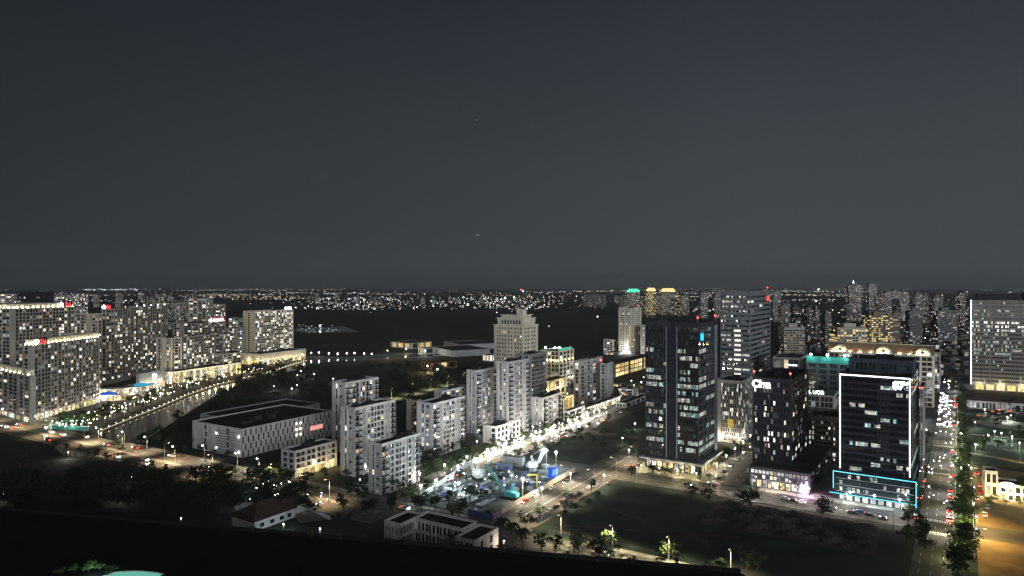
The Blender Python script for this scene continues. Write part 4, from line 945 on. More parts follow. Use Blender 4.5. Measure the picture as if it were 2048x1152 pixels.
# ---------------------------------------------------------------- foreground: podium, pool, white school wing, house
pod = thing('podium_building', 'black unlit podium roof with a pool below the camera', 'building')
ZP = 22.0
e0, e1 = G(-250, 998, ZP), G(1480, 1145, ZP)
pm_ = MB(); k0, k1 = Vector((-420, 20, ZP)), Vector((130, 20, ZP))
pm_.poly([e0, e1, k1, k0], 0); pm_.quad((e0.x,e0.y,0), (e1.x,e1.y,0), e1, e0, 0); pm_.quad((e1.x,e1.y,0), (k1.x,k1.y,0), k1, e1, 0); pm_.quad((e0.x,e0.y,0), (k0.x,k0.y,0), k0, e0, 0)
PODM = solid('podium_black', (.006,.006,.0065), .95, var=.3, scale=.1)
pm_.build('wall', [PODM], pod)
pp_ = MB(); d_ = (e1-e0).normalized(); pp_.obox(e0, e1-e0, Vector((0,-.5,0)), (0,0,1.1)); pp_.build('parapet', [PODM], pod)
pl = MB(); c_ = G(262, 1152, ZP)
ring = [(c_.x + 7.5*math.cos(t*.2618)*(1+.15*math.sin(t)), c_.y - .5 + 3.2*math.sin(t*.2618), ZP+.12) for t in range(24)]
pl.poly(ring); pl.build('pool_water', [glow('pool_water', (.25,.85,.66), .55, True)], pod)
rm = MB()
for t in range(24):
    p, q = Vector(ring[t]), Vector(ring[(t+1) % 24]); o_ = Vector((c_.x, c_.y-.5, ZP+.12)); rm.quad(p, q, o_+(q-o_)*1.09+Vector((0,0,.1)), o_+(p-o_)*1.09+Vector((0,0,.1)))
rm.build('pool_rim', [W_WHITE], pod)
for i, (u, v, h) in enumerate(((150,1148,2.6), (178,1146,3.2), (200,1143,2.4), (222,1150,2.8), (120,1152,2.2))):
    p = G(u, v, ZP); t = tree('low garden shrub beside the lit pool on the black podium', p, h, 1, 'shrubs beside the pool', 1.5, 'garden_shrub', 'shrub')
lamp_light(pod, (G(190,1150,ZP).x, G(190,1150,ZP).y-1, ZP+2.5), 120, (.6,1,.85), .3)

# white H-shaped school wing, roofs dark
WS = wall('school_white', (.60,.59,.58))
def flat(name, label, cat, th, P0, Lr, Ll, h, nf, fr, fl, **k): return bld(name, label, cat, 0, 0, 0, 0, nf, fr, fl, WS, th=th, P0=P0, Lr=Lr, Ll=Ll, h=h, **k)
sw1 = flat('school_wing', 'right wing of the white school with windows on its end wall', 'school wing', 31.5, Vector((-13.5,245,0)), 16, 8.6, 8.6, 2, 'WtWnW', 'wnnwttw', lit=0, dim=.05, huts=0, balc=False)
pB = Vector((-18.4,254.8,0))
sw2 = flat('school_wing', 'long middle wing of the white school with a dark columned gallery', 'school wing', 31.5, pB, 9.5, 24, 9.5, 2, 'WWW', 'wootootootootow', lit=0, dim=.04, huts=0, balc=False)
pC = Vector((-42.5,260,0))
sw3 = flat('school_wing', 'left wing of the white school with small square windows', 'school wing', 31.5, pC, 14, 8.2, 9.5, 2, 'ootootoo', 'wqqwqqwqw', lit=0, dim=.0, huts=0, balc=False)
ball_lamp('bright lamp at the end of the right school wing by the palms', G(1008,1105), None, 4, .3, 160, (1,.8,.6), G_CREAM)
# house with hip roof
hs = thing('hip_roof_house', 'low white house with a brown hipped roof among dark trees', 'house', G(508,1064), R(90-31.5))
b_ = MB(); b_.box(0,0,0,21,14,4.2); b_.box(21,3,0,31,13,3.6); b_.build('wall', [WS], hs)
b_ = MB(); x0,y0,x1,y1,z = -1.2,-1.2,22.2,15.2,4.25
b_.quad((x0,y0,z),(x1,y0,z),(x1-8,7,z+5),(x0+8,7,z+5)); b_.quad((x0,y1,z),(x1,y1,z),(x1-8,7,z+5),(x0+8,7,z+5)); b_.poly([(x0,y0,z),(x0,y1,z),(x0+8,7,z+5)]); b_.poly([(x1,y0,z),(x1,y1,z),(x1-8,7,z+5)])
b_.quad((21,2,3.7),(32,2,3.7),(30,8,6.6),(20,8,6.6)); b_.quad((21,14,3.7),(32,14,3.7),(30,8,6.6),(20,8,6.6)); b_.poly([(32,2,3.7),(32,14,3.7),(30,8,6.6)])
b_.build('hip_roof', [TILE], hs)
b_ = MB()
for s in (3, 8, 13, 17): b_.box(s, -.08, 1, s+2, -.01, 2.6)
b_.build('window', [GLASS], hs)
for i, (u, v, pw) in enumerate(((500,1004,500), (567,1057,260), (640,1067,120), (362,1045,60), (575,1010,220), (740,960,350), (720,965,300))):
    ball_lamp(('%s cool garden lamp around the hipped roof house' % ORD[i]), G(u, v+8), 'garden lamps around the house', 3.2, .28, pw, (.75,.95,1), G_WHITE, 'garden_lamp', 'garden lamp')
b_ = MB(); p, q = G(470,1022), G(528,1003); b_.obox(p, q-p, (.3,0,0), (0,0,2.4)); tag(b_.build('garden_wall', [WS]), 'pale garden wall lit by a cool lamp behind the hipped house', 'wall')
b_ = MB(); p, q = G(575,1000), G(660,1040); b_.obox(p, q-p, (0,.3,0), (0,0,1.6)); tag(b_.build('garden_wall', [WS]), 'long low garden wall right of the hipped house', 'wall')
sheet('driveway', [G(560,1000), G(600,1002), G(665,1038), G(600,1046)], .012, PAVE)

# ---------------------------------------------------------------- construction site
def hoard(label, p, q, h=2.6, mat=None, lit=None):
    t = thing('hoarding', label, 'hoarding', p); L = (q-p).length; d = (q-p).normalized(); n = Vector((d.y,-d.x,0)); b_ = MB(); pb = MB()
    b_.obox((0,0,.1), d*L, n*.08, (0,0,h))
    for i in range(int(L/4)+1): pb.obox(d*i*4 - n*.12, d*.12, n*.12, (0,0,h+.3))
    b_.build('panel', [mat or W_GREY], t); pb.build('post', [METAL], t); return t
hoard('hoarding wall along the road right of the building site', G(1003,1029), G(1150,944), 2.6, wall('hoarding_cream', (.42,.38,.31)))
hoard('hoarding wall along the shop street left of the building site', G(838,1000), G(963,915), 2.6, wall('hoarding_grey', (.42,.45,.46)))
hf = hoard('short hoarding with blue banner facing the boulevard', G(936,1032), G(985,1043), 3.0, solid('banner_navy', (.05,.05,.16), .6, var=0))
hb_ = hoard('purple striped banner hoarding at the site corner by the palms', G(987,1043), G(1002,1030), 3.0, solid('banner_purple', (.10,.05,.16), .6, var=0))
def lattice(b_, p, q, w, n, m=0):
    p, q = Vector(p), Vector(q); d = (q-p).normalized(); e1 = d.cross(Vector((0,0,1))).normalized(); e2 = d.cross(e1)
    cs = [e1*w/2+e2*w/2, e1*w/2-e2*w/2, -e1*w/2-e2*w/2, -e1*w/2+e2*w/2]
    for c in cs: b_.tube(p+c, q+c, .11, .09, 5, m)
    for i in range(n):
        a0, a1 = p.lerp(q, i/n), p.lerp(q, (i+1)/n)
        for j in range(4): b_.tube(a0+cs[j], a1+cs[(j+1)%4], .05, .05, 4, m)
def crane(label, p, rz, tip, mat, L=.0):
    t = thing('crawler_crane', label, 'crane', p, 0); c, s = math.cos(rz), math.sin(rz)
    def loc(x, y, z): return Vector((x*c-y*s, x*s+y*c, z))
    for y in (-2, 2):
        b_ = MB(); b_.obox(loc(-3.4,y-.5,.1), loc(6.8,0,0), loc(0,1,0), (0,0,1.1)); b_.build('crawler_track', [BLACK], t)
    b_ = MB(); b_.obox(loc(-3.6,-1.6,1.3), loc(5.2,0,0), loc(0,3.2,0), (0,0,2.2)); b_.obox(loc(-4.8,-1.5,1.4), loc(1.4,0,0), loc(0,3,0), (0,0,1.8)); b_.build('body', [mat], t)
    b_ = MB(); b_.obox(loc(1.0,-2.0,1.4), loc(1.8,0,0), loc(0,1.3,0), (0,0,2.0)); b_.build('cab', [GLASS], t)
    b_ = MB(); lattice(b_, loc(1.4,0,2.0), tip, 1.1, 12); b_.build('boom', [mat], t)
    b_ = MB(); m0 = loc(-2.4,0,7.5); lattice(b_, loc(-1,0,3.2), m0, .9, 4); b_.tube(m0, tip, .04, .04, 4); b_.tube(tip, Vector(tip)-Vector((0,0,8)), .04, .04, 4); b_.build('mast', [mat], t)
    return t
CR_T = solid('crane_teal', (.08,.42,.44), .5, var=.1); CR_W = solid('crane_pale', (.5,.55,.55), .5, var=.1); CR_Y = solid('crane_yellow', (.7,.62,.05), .5, var=.1)
pc = G(1018, 997); tipw = AT(972, 929, 328)
crane('teal crawler crane with long lattice boom inside the building site', pc, math.atan2((tipw-pc).y, (tipw-pc).x), tipw - pc, CR_T)
pc = G(1070, 938); tipw = AT(1090, 894, 376)
crane('pale crawler crane with boom against the dark field', pc, math.atan2((tipw-pc).y, (tipw-pc).x), tipw - pc, CR_W)
pc = G(953, 957); tipw = AT(940, 925, 370)
crane('small pale piling crane at the shop street side of the site', pc, 2.0, tipw - pc, CR_W)
gn = thing('gantry_hoist', 'yellow gantry hoist arm standing in the building site', 'hoist', G(1074, 976)); b_ = MB(); b_.obox((-.35,-.35,0), (.7,0,0), (0,.7,0), (0,0,7)); b_.build('post', [CR_Y], gn); b_ = MB(); b_.obox((.36,-.3,6.3), (-5.5,-1,0), (0,.6,0), (0,0,.7)); b_.build('arm', [CR_Y], gn)
def cont(label, p, L, w, h, mat, rz=R(90-31.5)):
    t = thing('site_cabin', label, 'site cabin', p, rz, None); b_ = MB(); b_.box(0,0,.1,L,w,h)
    for i in range(int(L*2)): b_.box(i*.5+.1, -.05, .2, i*.5+.3, 0, h-.1)
    b_.build('wall', [mat], t); b_ = MB(); b_.box(-.15,-.15,h,L+.15,w+.15,h+.15); b_.build('roof', [W_MID], t); b_ = MB(); b_.box(.6,-.09,.2,1.5,-.052,2.1); b_.build('door', [W_MID], t)
    b_ = MB()
    for k in range(int(L//2.6)): b_.box(2+k*2.3,-.09,1.1,3.2+k*2.3,-.052,1.9)
    b_.build('window', [LIT_DIM], t); return t
BLUE_P = solid('cabin_blue', (.05,.07,.17), .6, var=.1)
cont('grey two storey site cabin row at the back of the building site', G(1005,930), 12, 4, 5.0, W_MID, R(-25)); cont('purple blue tarpaulin shed in front of the site cabins', G(990,938), 9, 3.5, 3.0, BLUE_P, R(-25))
cont('blue container near the middle of the building site', G(968,981), 7, 2.6, 2.8, BLUE_P); cont('blue machine shed beside the teal crane', G(1024,983), 6, 3, 3.2, BLUE_P); cont('white site cabin under the pale crane', G(1062,935), 6, 2.6, 2.8, W_GREY); cont('white site cabin at the left side of the site', G(943,951), 7, 3, 3.0, W_MID, R(-25))
gtb = thing('gate_tower', 'glowing blue gate sign box on the roadside of the site', 'sign box', G(1104,966), R(90-31.5)); b_ = MB(); b_.box(0,0,2.2,7,2.4,7.4); b_.build('sign_panel', [glow('gate_blue', (.05,.16,.95), .75, True)], gtb); b_ = MB()
for x in (.1, 6.5):
    for y in (.1, 1.9): b_.box(x,y,0,x+.4,y+.4,2.2)
b_.build('post', [METAL], gtb); b_ = MB(); b_.tube((1.5,1.2,7.42), (5.5,1.2,7.42), 1.1, 1.1, 8); b_.build('roof', [W_GREY], gtb)
b_ = MB()
for k in range(4): b_.box(.6+k*1.6, -.08, 3.4, 1.5+k*1.6, -.01, 6.4)
b_.build('sign_mark', [glow('gate_mark', (.2,.5,1), 1.4)], gtb)
for i in range(26):                                  # stacks of steel piles and beams
    u, v = uni(880, 985), uni(968, 1026)
    if (v-960) < (u-860)*.0 or (v-1003) > (u-838)*.25: continue
    b_ = MB(); L = uni(6, 13); n_ = random.randint(2, 4)
    for k in range(n_): b_.box(0, k*.75, .1, L, k*.75+.4, .45)
    for k in range(n_-1): b_.box(.3, k*.75+.3, .61, L-.3, k*.75+.7, .8)
    o = b_.build('beam_stack', [random.choice([W_MID, W_MID, METAL, W_NAVY])]); p = G(u, v); o.location = p; o.rotation_euler = (0,0,R(90-31.5)+uni(-.06,.06)); tag(o, 'stack of long pale steel beams on the construction ground', 'beam stack', 'beam stacks on the site')
for i in range(70):
    u, v = uni(985, 1105), uni(932, 985)
    if i > 40: u, v = uni(870, 990), uni(975, 1030)
    if (v-1003) > (u-838)*.22 or (v-1030) > (1003-u)*-.0 + (1030-v)*0 and u > 1003 or v < 1000-(u-838)*.68: continue
    b_ = MB(); s = uni(.5, 1.5)
    for k in range(4): b_.box(uni(-1,1)*s, uni(-1,1)*s, .05, uni(1.2,2)*s, uni(1.2,2)*s, uni(.5,1.8))
    o = b_.build('material_pile', [random.choice([W_MID, METAL, W_GREY, BLUE_P, W_DARK])]); o.location = G(u,v); o.rotation_euler = (0,0,uni(0,3)); tag(o, 'small heap of building material on the construction ground', 'material pile', 'material piles on the site')
for i, (u, v, h, pw) in enumerate(((1093,940,10,2600), (1112,944,10,2600), (1046,1003,10,1700), (842,1014,9,420), (916,975,10,2200), (953,958,9,2200), (917,990,5,1300), (872,992,7,800), (1060,960,8,1600))):
    t = ball_lamp('%s floodlight mast on the building site with a dazzling cool lamp' % ORD[i], G(u, v), 'floodlight masts on the site', h, .6, pw*.8, (.84,1,.97), G_FLOOD, 'floodlight_mast', 'floodlight')

# ---------------------------------------------------------------- lamps along the streets
pos = rowpts(G(205,889), G(322,918), 4)
for i, (u, v) in enumerate(((197,884), (249,893), (294,904), (350,925))): arm_lamp('%s street lamp along the river side of the bridge' % ORD[i], G(u,v), R(-120), 'street lamps on the bridge', 9, 1.2, 2600, (1,.80,.5), G_WHITE, 150, .42)
for i in range(11):
    p = c1 - b1*(540 - i*44); arm_lamp('%s tall median lamp of the boulevard from the far end' % ORD[i], p + Vector((0,0,0)), R(60 if i % 2 else 240), 'median lamps of the boulevard', 10, 2.2, 3600, (1,.72,.38), G_WARM, 155)
for i, (u, v) in enumerate(((409,915), (475,932), (518,944))): arm_lamp('%s bright street lamp in front of the chequered school block' % ORD[i], G(u, v+8), R(-120), 'street lamps before the school', 9, 1.0, 1800, (1,.86,.6), G_WHITE, 150, .45)
m2 = n2*11
for i, s in enumerate((4, 30, 56, 84, 112)): arm_lamp('%s tall road lamp along the field kerb from the palms' % ORD[i], r2a + n2*.8 + A(31.8)*(14+s), R(150), 'road lamps along the field', 9.5, 2.4, 3400, (1,.78,.48), G_WARM, 150)
for i, s in enumerate((36, 70)): arm_lamp('%s road lamp beside the site hoarding' % ORD[i], r2a + n2*21 + A(31.8)*s, R(-30), 'road lamps by the hoarding', 9.5, 2.2, 2400, (1,.78,.48), G_WARM, 150)
for i, (u, v, r_, pw) in enumerate(((1141,955,.5,700), (1084,985,.5,900), (1208,957,.45,700), (1258,905,.45,500), (1270,850,.45,400), (1245,880,.4,300))): ball_lamp('%s small globe lamp beside the road right of the site' % ORD[i], G(u, v+10), 'globe lamps by the site road', 4, r_, pw, (1,.9,.75))
for i in range(4): arm_lamp('%s lamp of the near road below the field' % ORD[i], U1 + b1*(14+i*22) - n1*1, R(240), 'lamps of the near road', 9.5, 2.0, 3600, (1,.86,.52), G_WARM, 155)
for i in range(7): arm_lamp('%s street lamp on the kerb before the towers' % ORD[i], p3 + b3*(8+i*19) + n3*18.6, R(60), 'street lamps before the towers', 9, 1.8, 1300, (1,.9,.78) if i > 2 else (1,.82,.55), G_CREAM, 150)
for i in range(5): ball_lamp('%s garden globe lamp before the glass tower' % ORD[i], p3 + b3*(2+i*10) + A()*3.2, 'garden lamps before the glass tower', 3, .34, 420, (1,.84,.45), G_CREAM, 'garden_lamp', 'garden lamp')
for i in range(5): ball_lamp('%s globe lamp along the lane between the glass and dark towers' % ORD[i], r4 + A()*(4+i*20) - Bd()*8.5, 'lamps along the lane', 5, .4, 700, (1,.9,.7), G_WHITE)
for i in range(3): ball_lamp('%s globe lamp on the forecourt of the dark podium' % ORD[i], p3 + b3*(70+i*16) + A()*2.5, 'forecourt lamps', 4, .35, 420, (1,.9,.7), G_WHITE)
for i in range(12): ball_lamp('%s globe lamp of the shop street from the boulevard end' % ORD[i], r6 + n6*14 + d6*(-100+i*20), 'globe lamps of the shop street', 5, .5, 950, (1,.9,.72), G_WHITE)
for i in range(14): ball_lamp('%s lamp among the shop street market stalls' % ORD[i], r6 + n6*uni(15,21) + d6*(-30+i*11), 'market lamps', uni(3,4), .55, 800, (1,.9,.7), G_CREAM, 'market_lamp', 'market lamp')
for i in range(8): arm_lamp('%s yellow green road lamp on the road behind the apartments' % ORD[i], r8a.lerp(r8b, i/7) + Vector((-5,4,0)), R(-60), 'lamps of the road behind the apartments', 9, 2, 2600, (.95,1,.5), G_CREAM, 150)
for i in range(15): arm_lamp('%s avenue lamp along the tree lined avenue' % ORD[i], r5a + n5*6.6 + d5*(-20+i*32), math.atan2(-n5.y,-n5.x), 'avenue lamps', 9, 1.5, 1500, (.95,.95,1) if i % 3 else (1,.9,.7), G_WHITE, 150, .0)
for i in range(12): ball_lamp('%s yellow lamp in the avenue median among trees' % ORD[i], r5a + n5*uni(7,9.5) + d5*(-42+i*24+uni(-9,9)), 'median lamps of the avenue', uni(3.5,6), uni(.3,.5), 800, (1,.98,.45), G_CREAM)
for i in range(8): ball_lamp('%s warm lamp at the yard edge of the avenue trees' % ORD[i], r5a + n5*uni(12.4,14.5) + d5*(-14+i*20+uni(-8,8)), 'yard edge lamps', uni(3.4,5), uni(.28,.4), 300, (1,.85,.5), G_CREAM)
for i, (u, v) in enumerate(((1947,1080), (1945,1046), (1949,1118), (2040,925))): arm_lamp('%s sodium lamp at the edge of the clay yard' % ORD[i], G(u, v), R(-20), 'sodium lamps of the yard', 11, 3.0, (5200, 4600, 1500, 900)[i], (1,.60,.17), G_WARM, 165)
for i in range(16): ball_lamp('%s pavement lamp on the tower side of the avenue' % ORD[i], r5a - n5*uni(10,15) + d5*(i*17), 'pavement lamps of the avenue', 4.5, .42, 480, (.9,.95,1), G_WHITE)
for i in range(10): ball_lamp('%s park lamp on the lawn right of the avenue' % ORD[i], G(uni(1950,2044), uni(826,905)), 'park lamps', 4, .4, 700, (.9,1,.85), G_WHITE)
# promenade lights: a row on the bank coping and many small lamps before the shops
k = 0
for i in range(6):
    p, q = L2[i], L2[i+1]; m = int((q-p).length/9)
    for j in range(m):
        x = p.lerp(q, j/m) + Vector((-1.2,0,0)); ball_lamp('small warm lamp on the lit coping along the river bank', x, 'lamps along the river bank', 1.6, .24, 260 if j % 2 == 0 else 0, (1,.82,.5), G_CREAM, 'bank_lamp', 'bank lamp')
for i in range(165):
    j = random.randrange(6); f = rnd(); x = bank[j].lerp(bank[j+1], f) + Vector((-uni(2, 30), uni(-2,2), 0))
    ball_lamp('small cafe lamp on the promenade among the shop front trees', x, 'cafe lamps on the promenade', uni(2.2,4), uni(.22,.42), 170 if i % 6 == 0 else 0, (1,.85,.55), random.choice([G_CREAM, G_WHITE, G_WARM]), 'cafe_lamp', 'cafe lamp')
for i in range(8): ball_lamp('%s white lamp on the far river bend' % ORD[i], G(620+i*18+uni(-3,3), 712+uni(0,5)), 'lamps of the far river bend', 5, .9, 500, (1,.95,.8), G_WHITE)
for i in range(9): ball_lamp('lamp on the dark wooded land behind the school', G(uni(505,700), uni(748,800)), 'lamps on the dark land', 4, uni(.3,.55), 260, (1,.92,.8), G_WHITE)
for i, (u, v) in enumerate(((7,1000), (263,967), (136,915), (245,1000))): ball_lamp('%s lone lamp in the dark park' % ORD[i], G(u, v+4), 'lone lamps in the dark park', 4, .28, 130 if i != 2 else 500, (1,.92,.75), G_WHITE if i != 2 else G_CREAM)
for i in range(7): ball_lamp('%s lamp on the street corner plaza at the left edge' % ORD[i], G(5+i*11, 830+i*2.5), 'plaza lamps', 4, .55, 700, (.9,.9,1), G_WHITE)
tg = thing('garden_pavilion', 'green lit garden corner with turquoise wall by the bridge end', 'garden'); b_ = MB(); p, q = G(104,858), G(176,862); b_.obox(p, q-p, (0,.6,0), (0,0,2.6)); b_.build('wall', [solid('turquoise_wall', (.10,.42,.38), .7, var=.3, scale=1)], tg)
for i in range(4): ball_lamp('%s green garden lamp beside the bridge end' % ORD[i], G(112+i*20, 850) + Vector((0,-4,0)), 'green garden lamps', 3.2, .5, 900, (.6,1,.75), glow('lamp_green', (.5,1,.7), 9) if i == 0 else bpy.data.materials['lamp_green'], 'garden_lamp', 'garden lamp')

# ---------------------------------------------------------------- trees
def trees(label, n, f, h0, h1, k, group, wide=1.0, name='leafy_tree', cat='tree'):
    for i in range(n): tree(label, f(i), uni(h0,h1), k if isinstance(k, int) else random.choice(k), group, wide, name, cat)
WV, WF, WT = [], [], []
def WOOD(n, h0, h1, f):
    for i in range(n):
        p, h, me = f(i), uni(h0, h1), random.choice(CROWNS[0]); k = len(WV); t = uni(0, 6.28); c_, s_ = math.cos(t)*h*1.25, math.sin(t)*h*1.25
        WV.extend((p.x + v.co.x*c_ - v.co.y*s_, p.y + v.co.x*s_ + v.co.y*c_, v.co.z*h) for v in me.vertices); WF.extend(tuple(k+j for j in q.vertices) for q in me.polygons)
trees('dark leafy tree in the unlit park below the boulevard', 16, lambda i: G(uni(-10,560), uni(0,1)**1.0*90 + 925 + 0*i) if False else (lambda u: G(u, uni(max(905, 893+(u-120)*.175)+14, 1025)))(uni(-10,640)), 6, 10, 0, 'trees of the dark park', 1.15)
trees('dark tree along the lower kerb of the boulevard', 22, lambda i: c1 - b1*(330-i*12.5+uni(-4,4)) + n1*uni(15.5,18), 3.5, 6.5, 0, 'trees along the boulevard')
trees('lamplit green tree between the boulevard and the school', 14, lambda i: U1 - b1*(290-i*15+uni(-5,5)) - n1*uni(4,12), 4.5, 7, [1,1,2], 'trees before the school')
WOOD(70, 6, 10, lambda i: (lambda s: Vector((R2_[s].x+uni(4,40), R2_[s].y+uni(-40,40), 0)))(random.choice([1,2,3,4,4,5])))
WOOD(110, 6, 10, lambda i: G(uni(470,940), uni(735,800)))
trees('promenade tree among the cafe lamps on the river bank', 56, lambda i: (lambda j: bank[j].lerp(bank[j+1], rnd()) + Vector((-uni(3,28),0,0)))(random.randrange(6)), 5, 8, [0,1,1], 'promenade trees', 1.1)
trees('green lit tree in the garden corner by the bridge end', 9, lambda i: G(uni(105,185), uni(838,853)), 6, 8, 2, 'garden corner trees')
trees('street tree among the bright shop street lights', 24, lambda i: r6 + n6*random.choice([14.5, 22, -.5]) + d6*(-115+i*10.5+uni(-2,2)), 4.5, 7.5, [0,1,1], 'shop street trees')
trees('dark street tree beside the white apartment blocks', 22, lambda i: G(uni(690,960), 985-(0) + 0) if False else r6 + n6*uni(16,22) + d6*uni(-125,-25), 5, 9, [0,1], 'trees by the apartments', 1.1)
trees('tree at the dark corner between the house and the street', 18, lambda i: G(uni(560,860), uni(985,1040)), 5, 9, 0, 'trees around the house', 1.1)
for i in range(14): ball_lamp('small work lamp among the clutter of the building site', G(uni(890,1090), uni(948,985)), 'work lamps on the site', 2.2, .22, 60, (.8,1,.97), G_WHITE, 'work_lamp', 'work lamp')
trees('dark tree inside the fence of the building site', 10, lambda i: G(uni(870,1090), uni(950,1012)), 4, 6.5, [0,1], 'trees inside the site')
trees('tree on the front edge of the building site', 9, lambda i: G(uni(800,945), uni(1010,1042)), 6, 10, [0,1], 'trees at the site front', 1.0)
trees('lamplit tree behind the road at the back of the apartments', 16, lambda i: r8a.lerp(r8b, rnd()) + Vector((-uni(9,20), uni(6,12), 0)), 6, 10, [1,2], 'trees behind the back road')
WOOD(30, 7, 11, lambda i: G(uni(860,985), uni(735,775)))
for i, (u, v, h, k_) in enumerate(((1083,1105,8,0), (1110,1112,8,0), (1157,1112,9.5,2), (1197,1124,8.5,0), (1214,1100,8.5,2), (1335,1118,6.5,2), (1352,1135,6,0), (1495,1138,6.5,2), (1515,1142,6.5,2), (1420,1150,5,0), (1440,1142,5,0))):
    tree('%s tree along the near road below the field' % ORD[i], G(u, v), h, k_, 'trees along the near road')
for i, (u, v, h) in enumerate(((1052,1063,8), (1080,1040,7), (1133,1008,6.5), (1183,985,6.5), (1262,955,6))): tree('%s spindly kerb tree on the road beside the field' % ORD[i], G(u, v), h, 0 if i else 1, 'kerb trees beside the field')
for i, (u, v, h) in enumerate(((1003,1085,11), (1025,1090,10), (1045,1100,9.5), (842,1062,7.5), (885,1058,6.5))): palm('%s palm tree by the white school' % ORD[i], G(u, v), h, 'palms by the white school')
for i, (u, v, h) in enumerate(((1500,1035,12), (1645,1036,9), (1385,1000,7), (1415,1010,8), (1480,1045,9), (1850,1075,9), (1838,1090,9), (1852,1108,8))): tree('%s dark tree at the road edge of the churned field' % ORD[i], G(u, v), h, 0, 'trees at the field edge', 1.1)
trees('small lamplit garden tree in front of the glass tower', 20, lambda i: p3 + b3*uni(0,48) + A()*uni(1.5,8), 3, 4.5, [1,1,0], 'garden trees before the glass tower', 1.2, 'garden_tree')
trees('tree by the lane between the glass tower and dark office', 12, lambda i: r4 + A()*uni(10,70) - Bd()*uni(9,14), 4, 6.5, [0,1], 'lane trees')
trees('dense dark median tree of the avenue', 40, lambda i: r5a + n5*uni(7.5,11.5) + d5*(-62+i*i*.22+i*3.4), 7, 10.5, [0,1], 'median trees of the avenue', 1.1, 'avenue_tree')
trees('pavement tree on the tower side of the avenue', 20, lambda i: r5a - n5*uni(8,11) + d5*(-40+i*12), 5, 8, [0,1], 'pavement trees of the avenue', 1.0, 'avenue_tree')
trees('tree on the park lawn right of the avenue', 26, lambda i: G(uni(1945,2060), uni(806,912)), 4, 7, [0,1,1], 'park trees', 1.1)
for i in range(22): tree('low bush growing along the rough edge of the dark field', (r2a - n2*uni(2,7) + A(31.8)*uni(20,80)) if i % 2 else G(uni(1090,1480), uni(1085,1120)), uni(1.2,2.6), [1,0][i%2], 'bushes at the field edge', 1.6, 'field_bush', 'bush')
trees('shrub beside the lit sales house on the yard', 14, lambda i: G(uni(1955,2048), uni(998,1012)), 2, 3, [1,2], 'shrubs at the sales house', 1.4, 'garden_shrub', 'shrub')
trees('tree at the edge of the dark field by the glass tower', 16, lambda i: G(uni(1120,1290), uni(868,905)), 4, 7, [0,1], 'trees at the upper field edge')

WOOD(70, 4, 7, lambda i: r6 + n6*uni(22,62) + d6*uni(-125,70))
WOOD(60, 5, 8, lambda i: G(uni(1080,1300), uni(752,806)))
WOOD(125, 6, 10, lambda i: G(uni(-10,620), uni(960,1030)))
wm_ = bpy.data.meshes.new('woodland'); wm_.from_pydata(WV, [], WF); wm_.materials.append(LEAF[0])
tag(put('woodland', wm_), 'dense dark tree cover on the river banks, in the park and between buildings', 'woods', None, 'stuff')
for i in range(16):
    p = e0.lerp(e1, .52 + i*.031 + uni(-.012,.012)) + Vector((0,-1.2,0)); tree('black shrub silhouetted on the edge of the unlit podium', p, uni(1.6, 3.4), 0, 'shrubs on the podium edge', 1.3, 'podium_shrub', 'shrub')
for i in range(22): ball_lamp('small lamp in the low quarter between the hotel and the glass tower', G(uni(1085,1300), uni(762,800)), 'lamps of the low quarter', uni(3,6), uni(.3,.5), 420, random.choice([(1,.9,.7),(.95,.97,1),(1,.78,.45)]), random.choice([G_CREAM, G_WHITE, G_WARM]))
for i in range(26): ball_lamp('small courtyard lamp at the foot of the white apartment blocks', r6 + n6*uni(15,60) + d6*uni(-120,60), 'courtyard lamps', uni(3,4.5), uni(.26,.4), 420, random.choice([(1,.9,.7),(.9,.97,1)]), random.choice([G_CREAM, G_WHITE]))
for i, (u, v, w_, l_, h_, m_) in enumerate(((1110,775,16,12,6,W_MID), (1150,772,20,14,7,W_GREY), (1240,778,18,12,5,W_MID), (1268,792,14,10,6,W_GREY), (1205,768,16,12,7,W_BEIGE), (1175,764,14,10,8,W_MID))):
    bld('low_building', '%s low flat roofed house in the quarter between the hotel and the glass tower' % ORD[i], 'house', 0, 0, 0, 0, 2, 'wnwnwnw', 'wnwnw', m_, P0=G(u, v), Lr=l_, Ll=w_, h=h_, lit=.35, huts=1, litm=LIT_SHOP)
# ---------------------------------------------------------------- cars
ar, br = A(31.8), Vector((b3.x, b3.y, 0))
near = [(1188,973,-1,'white',1,0,'white car crossing the junction before the glass tower'), (1132,965,-1,'black',1,0,'black car with headlights on beside the blue gate sign'), (1104,978,-1,'white',0,0,'white car by the hoarding on the site road'),
 (1072,993,1,'silver',0,0,'silver car driving up the site road'), (1050,1005,-1,'red',1,0,'red car with headlights on the site road'), (1178,978,1,'white',0,0,'white car parked at the field kerb nearest the junction'),
 (1160,990,1,'black',0,0,'first black car parked at the field kerb from the junction'), (1149,995,1,'black',0,0,'second black car parked at the field kerb from the junction'), (1139,1000,1,'grey',0,0,'grey car parked at the field kerb'), (1128,1006,1,'grey',0,1,'dark grey van parked under the field road lamp'),
 (1113,1016,1,'black',0,0,'black hatchback parked alone at the field kerb'), (1099,1023,1,'silver',0,0,'silver car parked at the field kerb nearest the palms'), (1067,1042,1,'black',0,0,'black car standing at the corner by the palms')]
for (u, v, s, col, on, van, lab) in near: car(lab, G(u, v), ar*s, col, bool(on), bool(van), 'cars on the site road', 200 if on else 0)
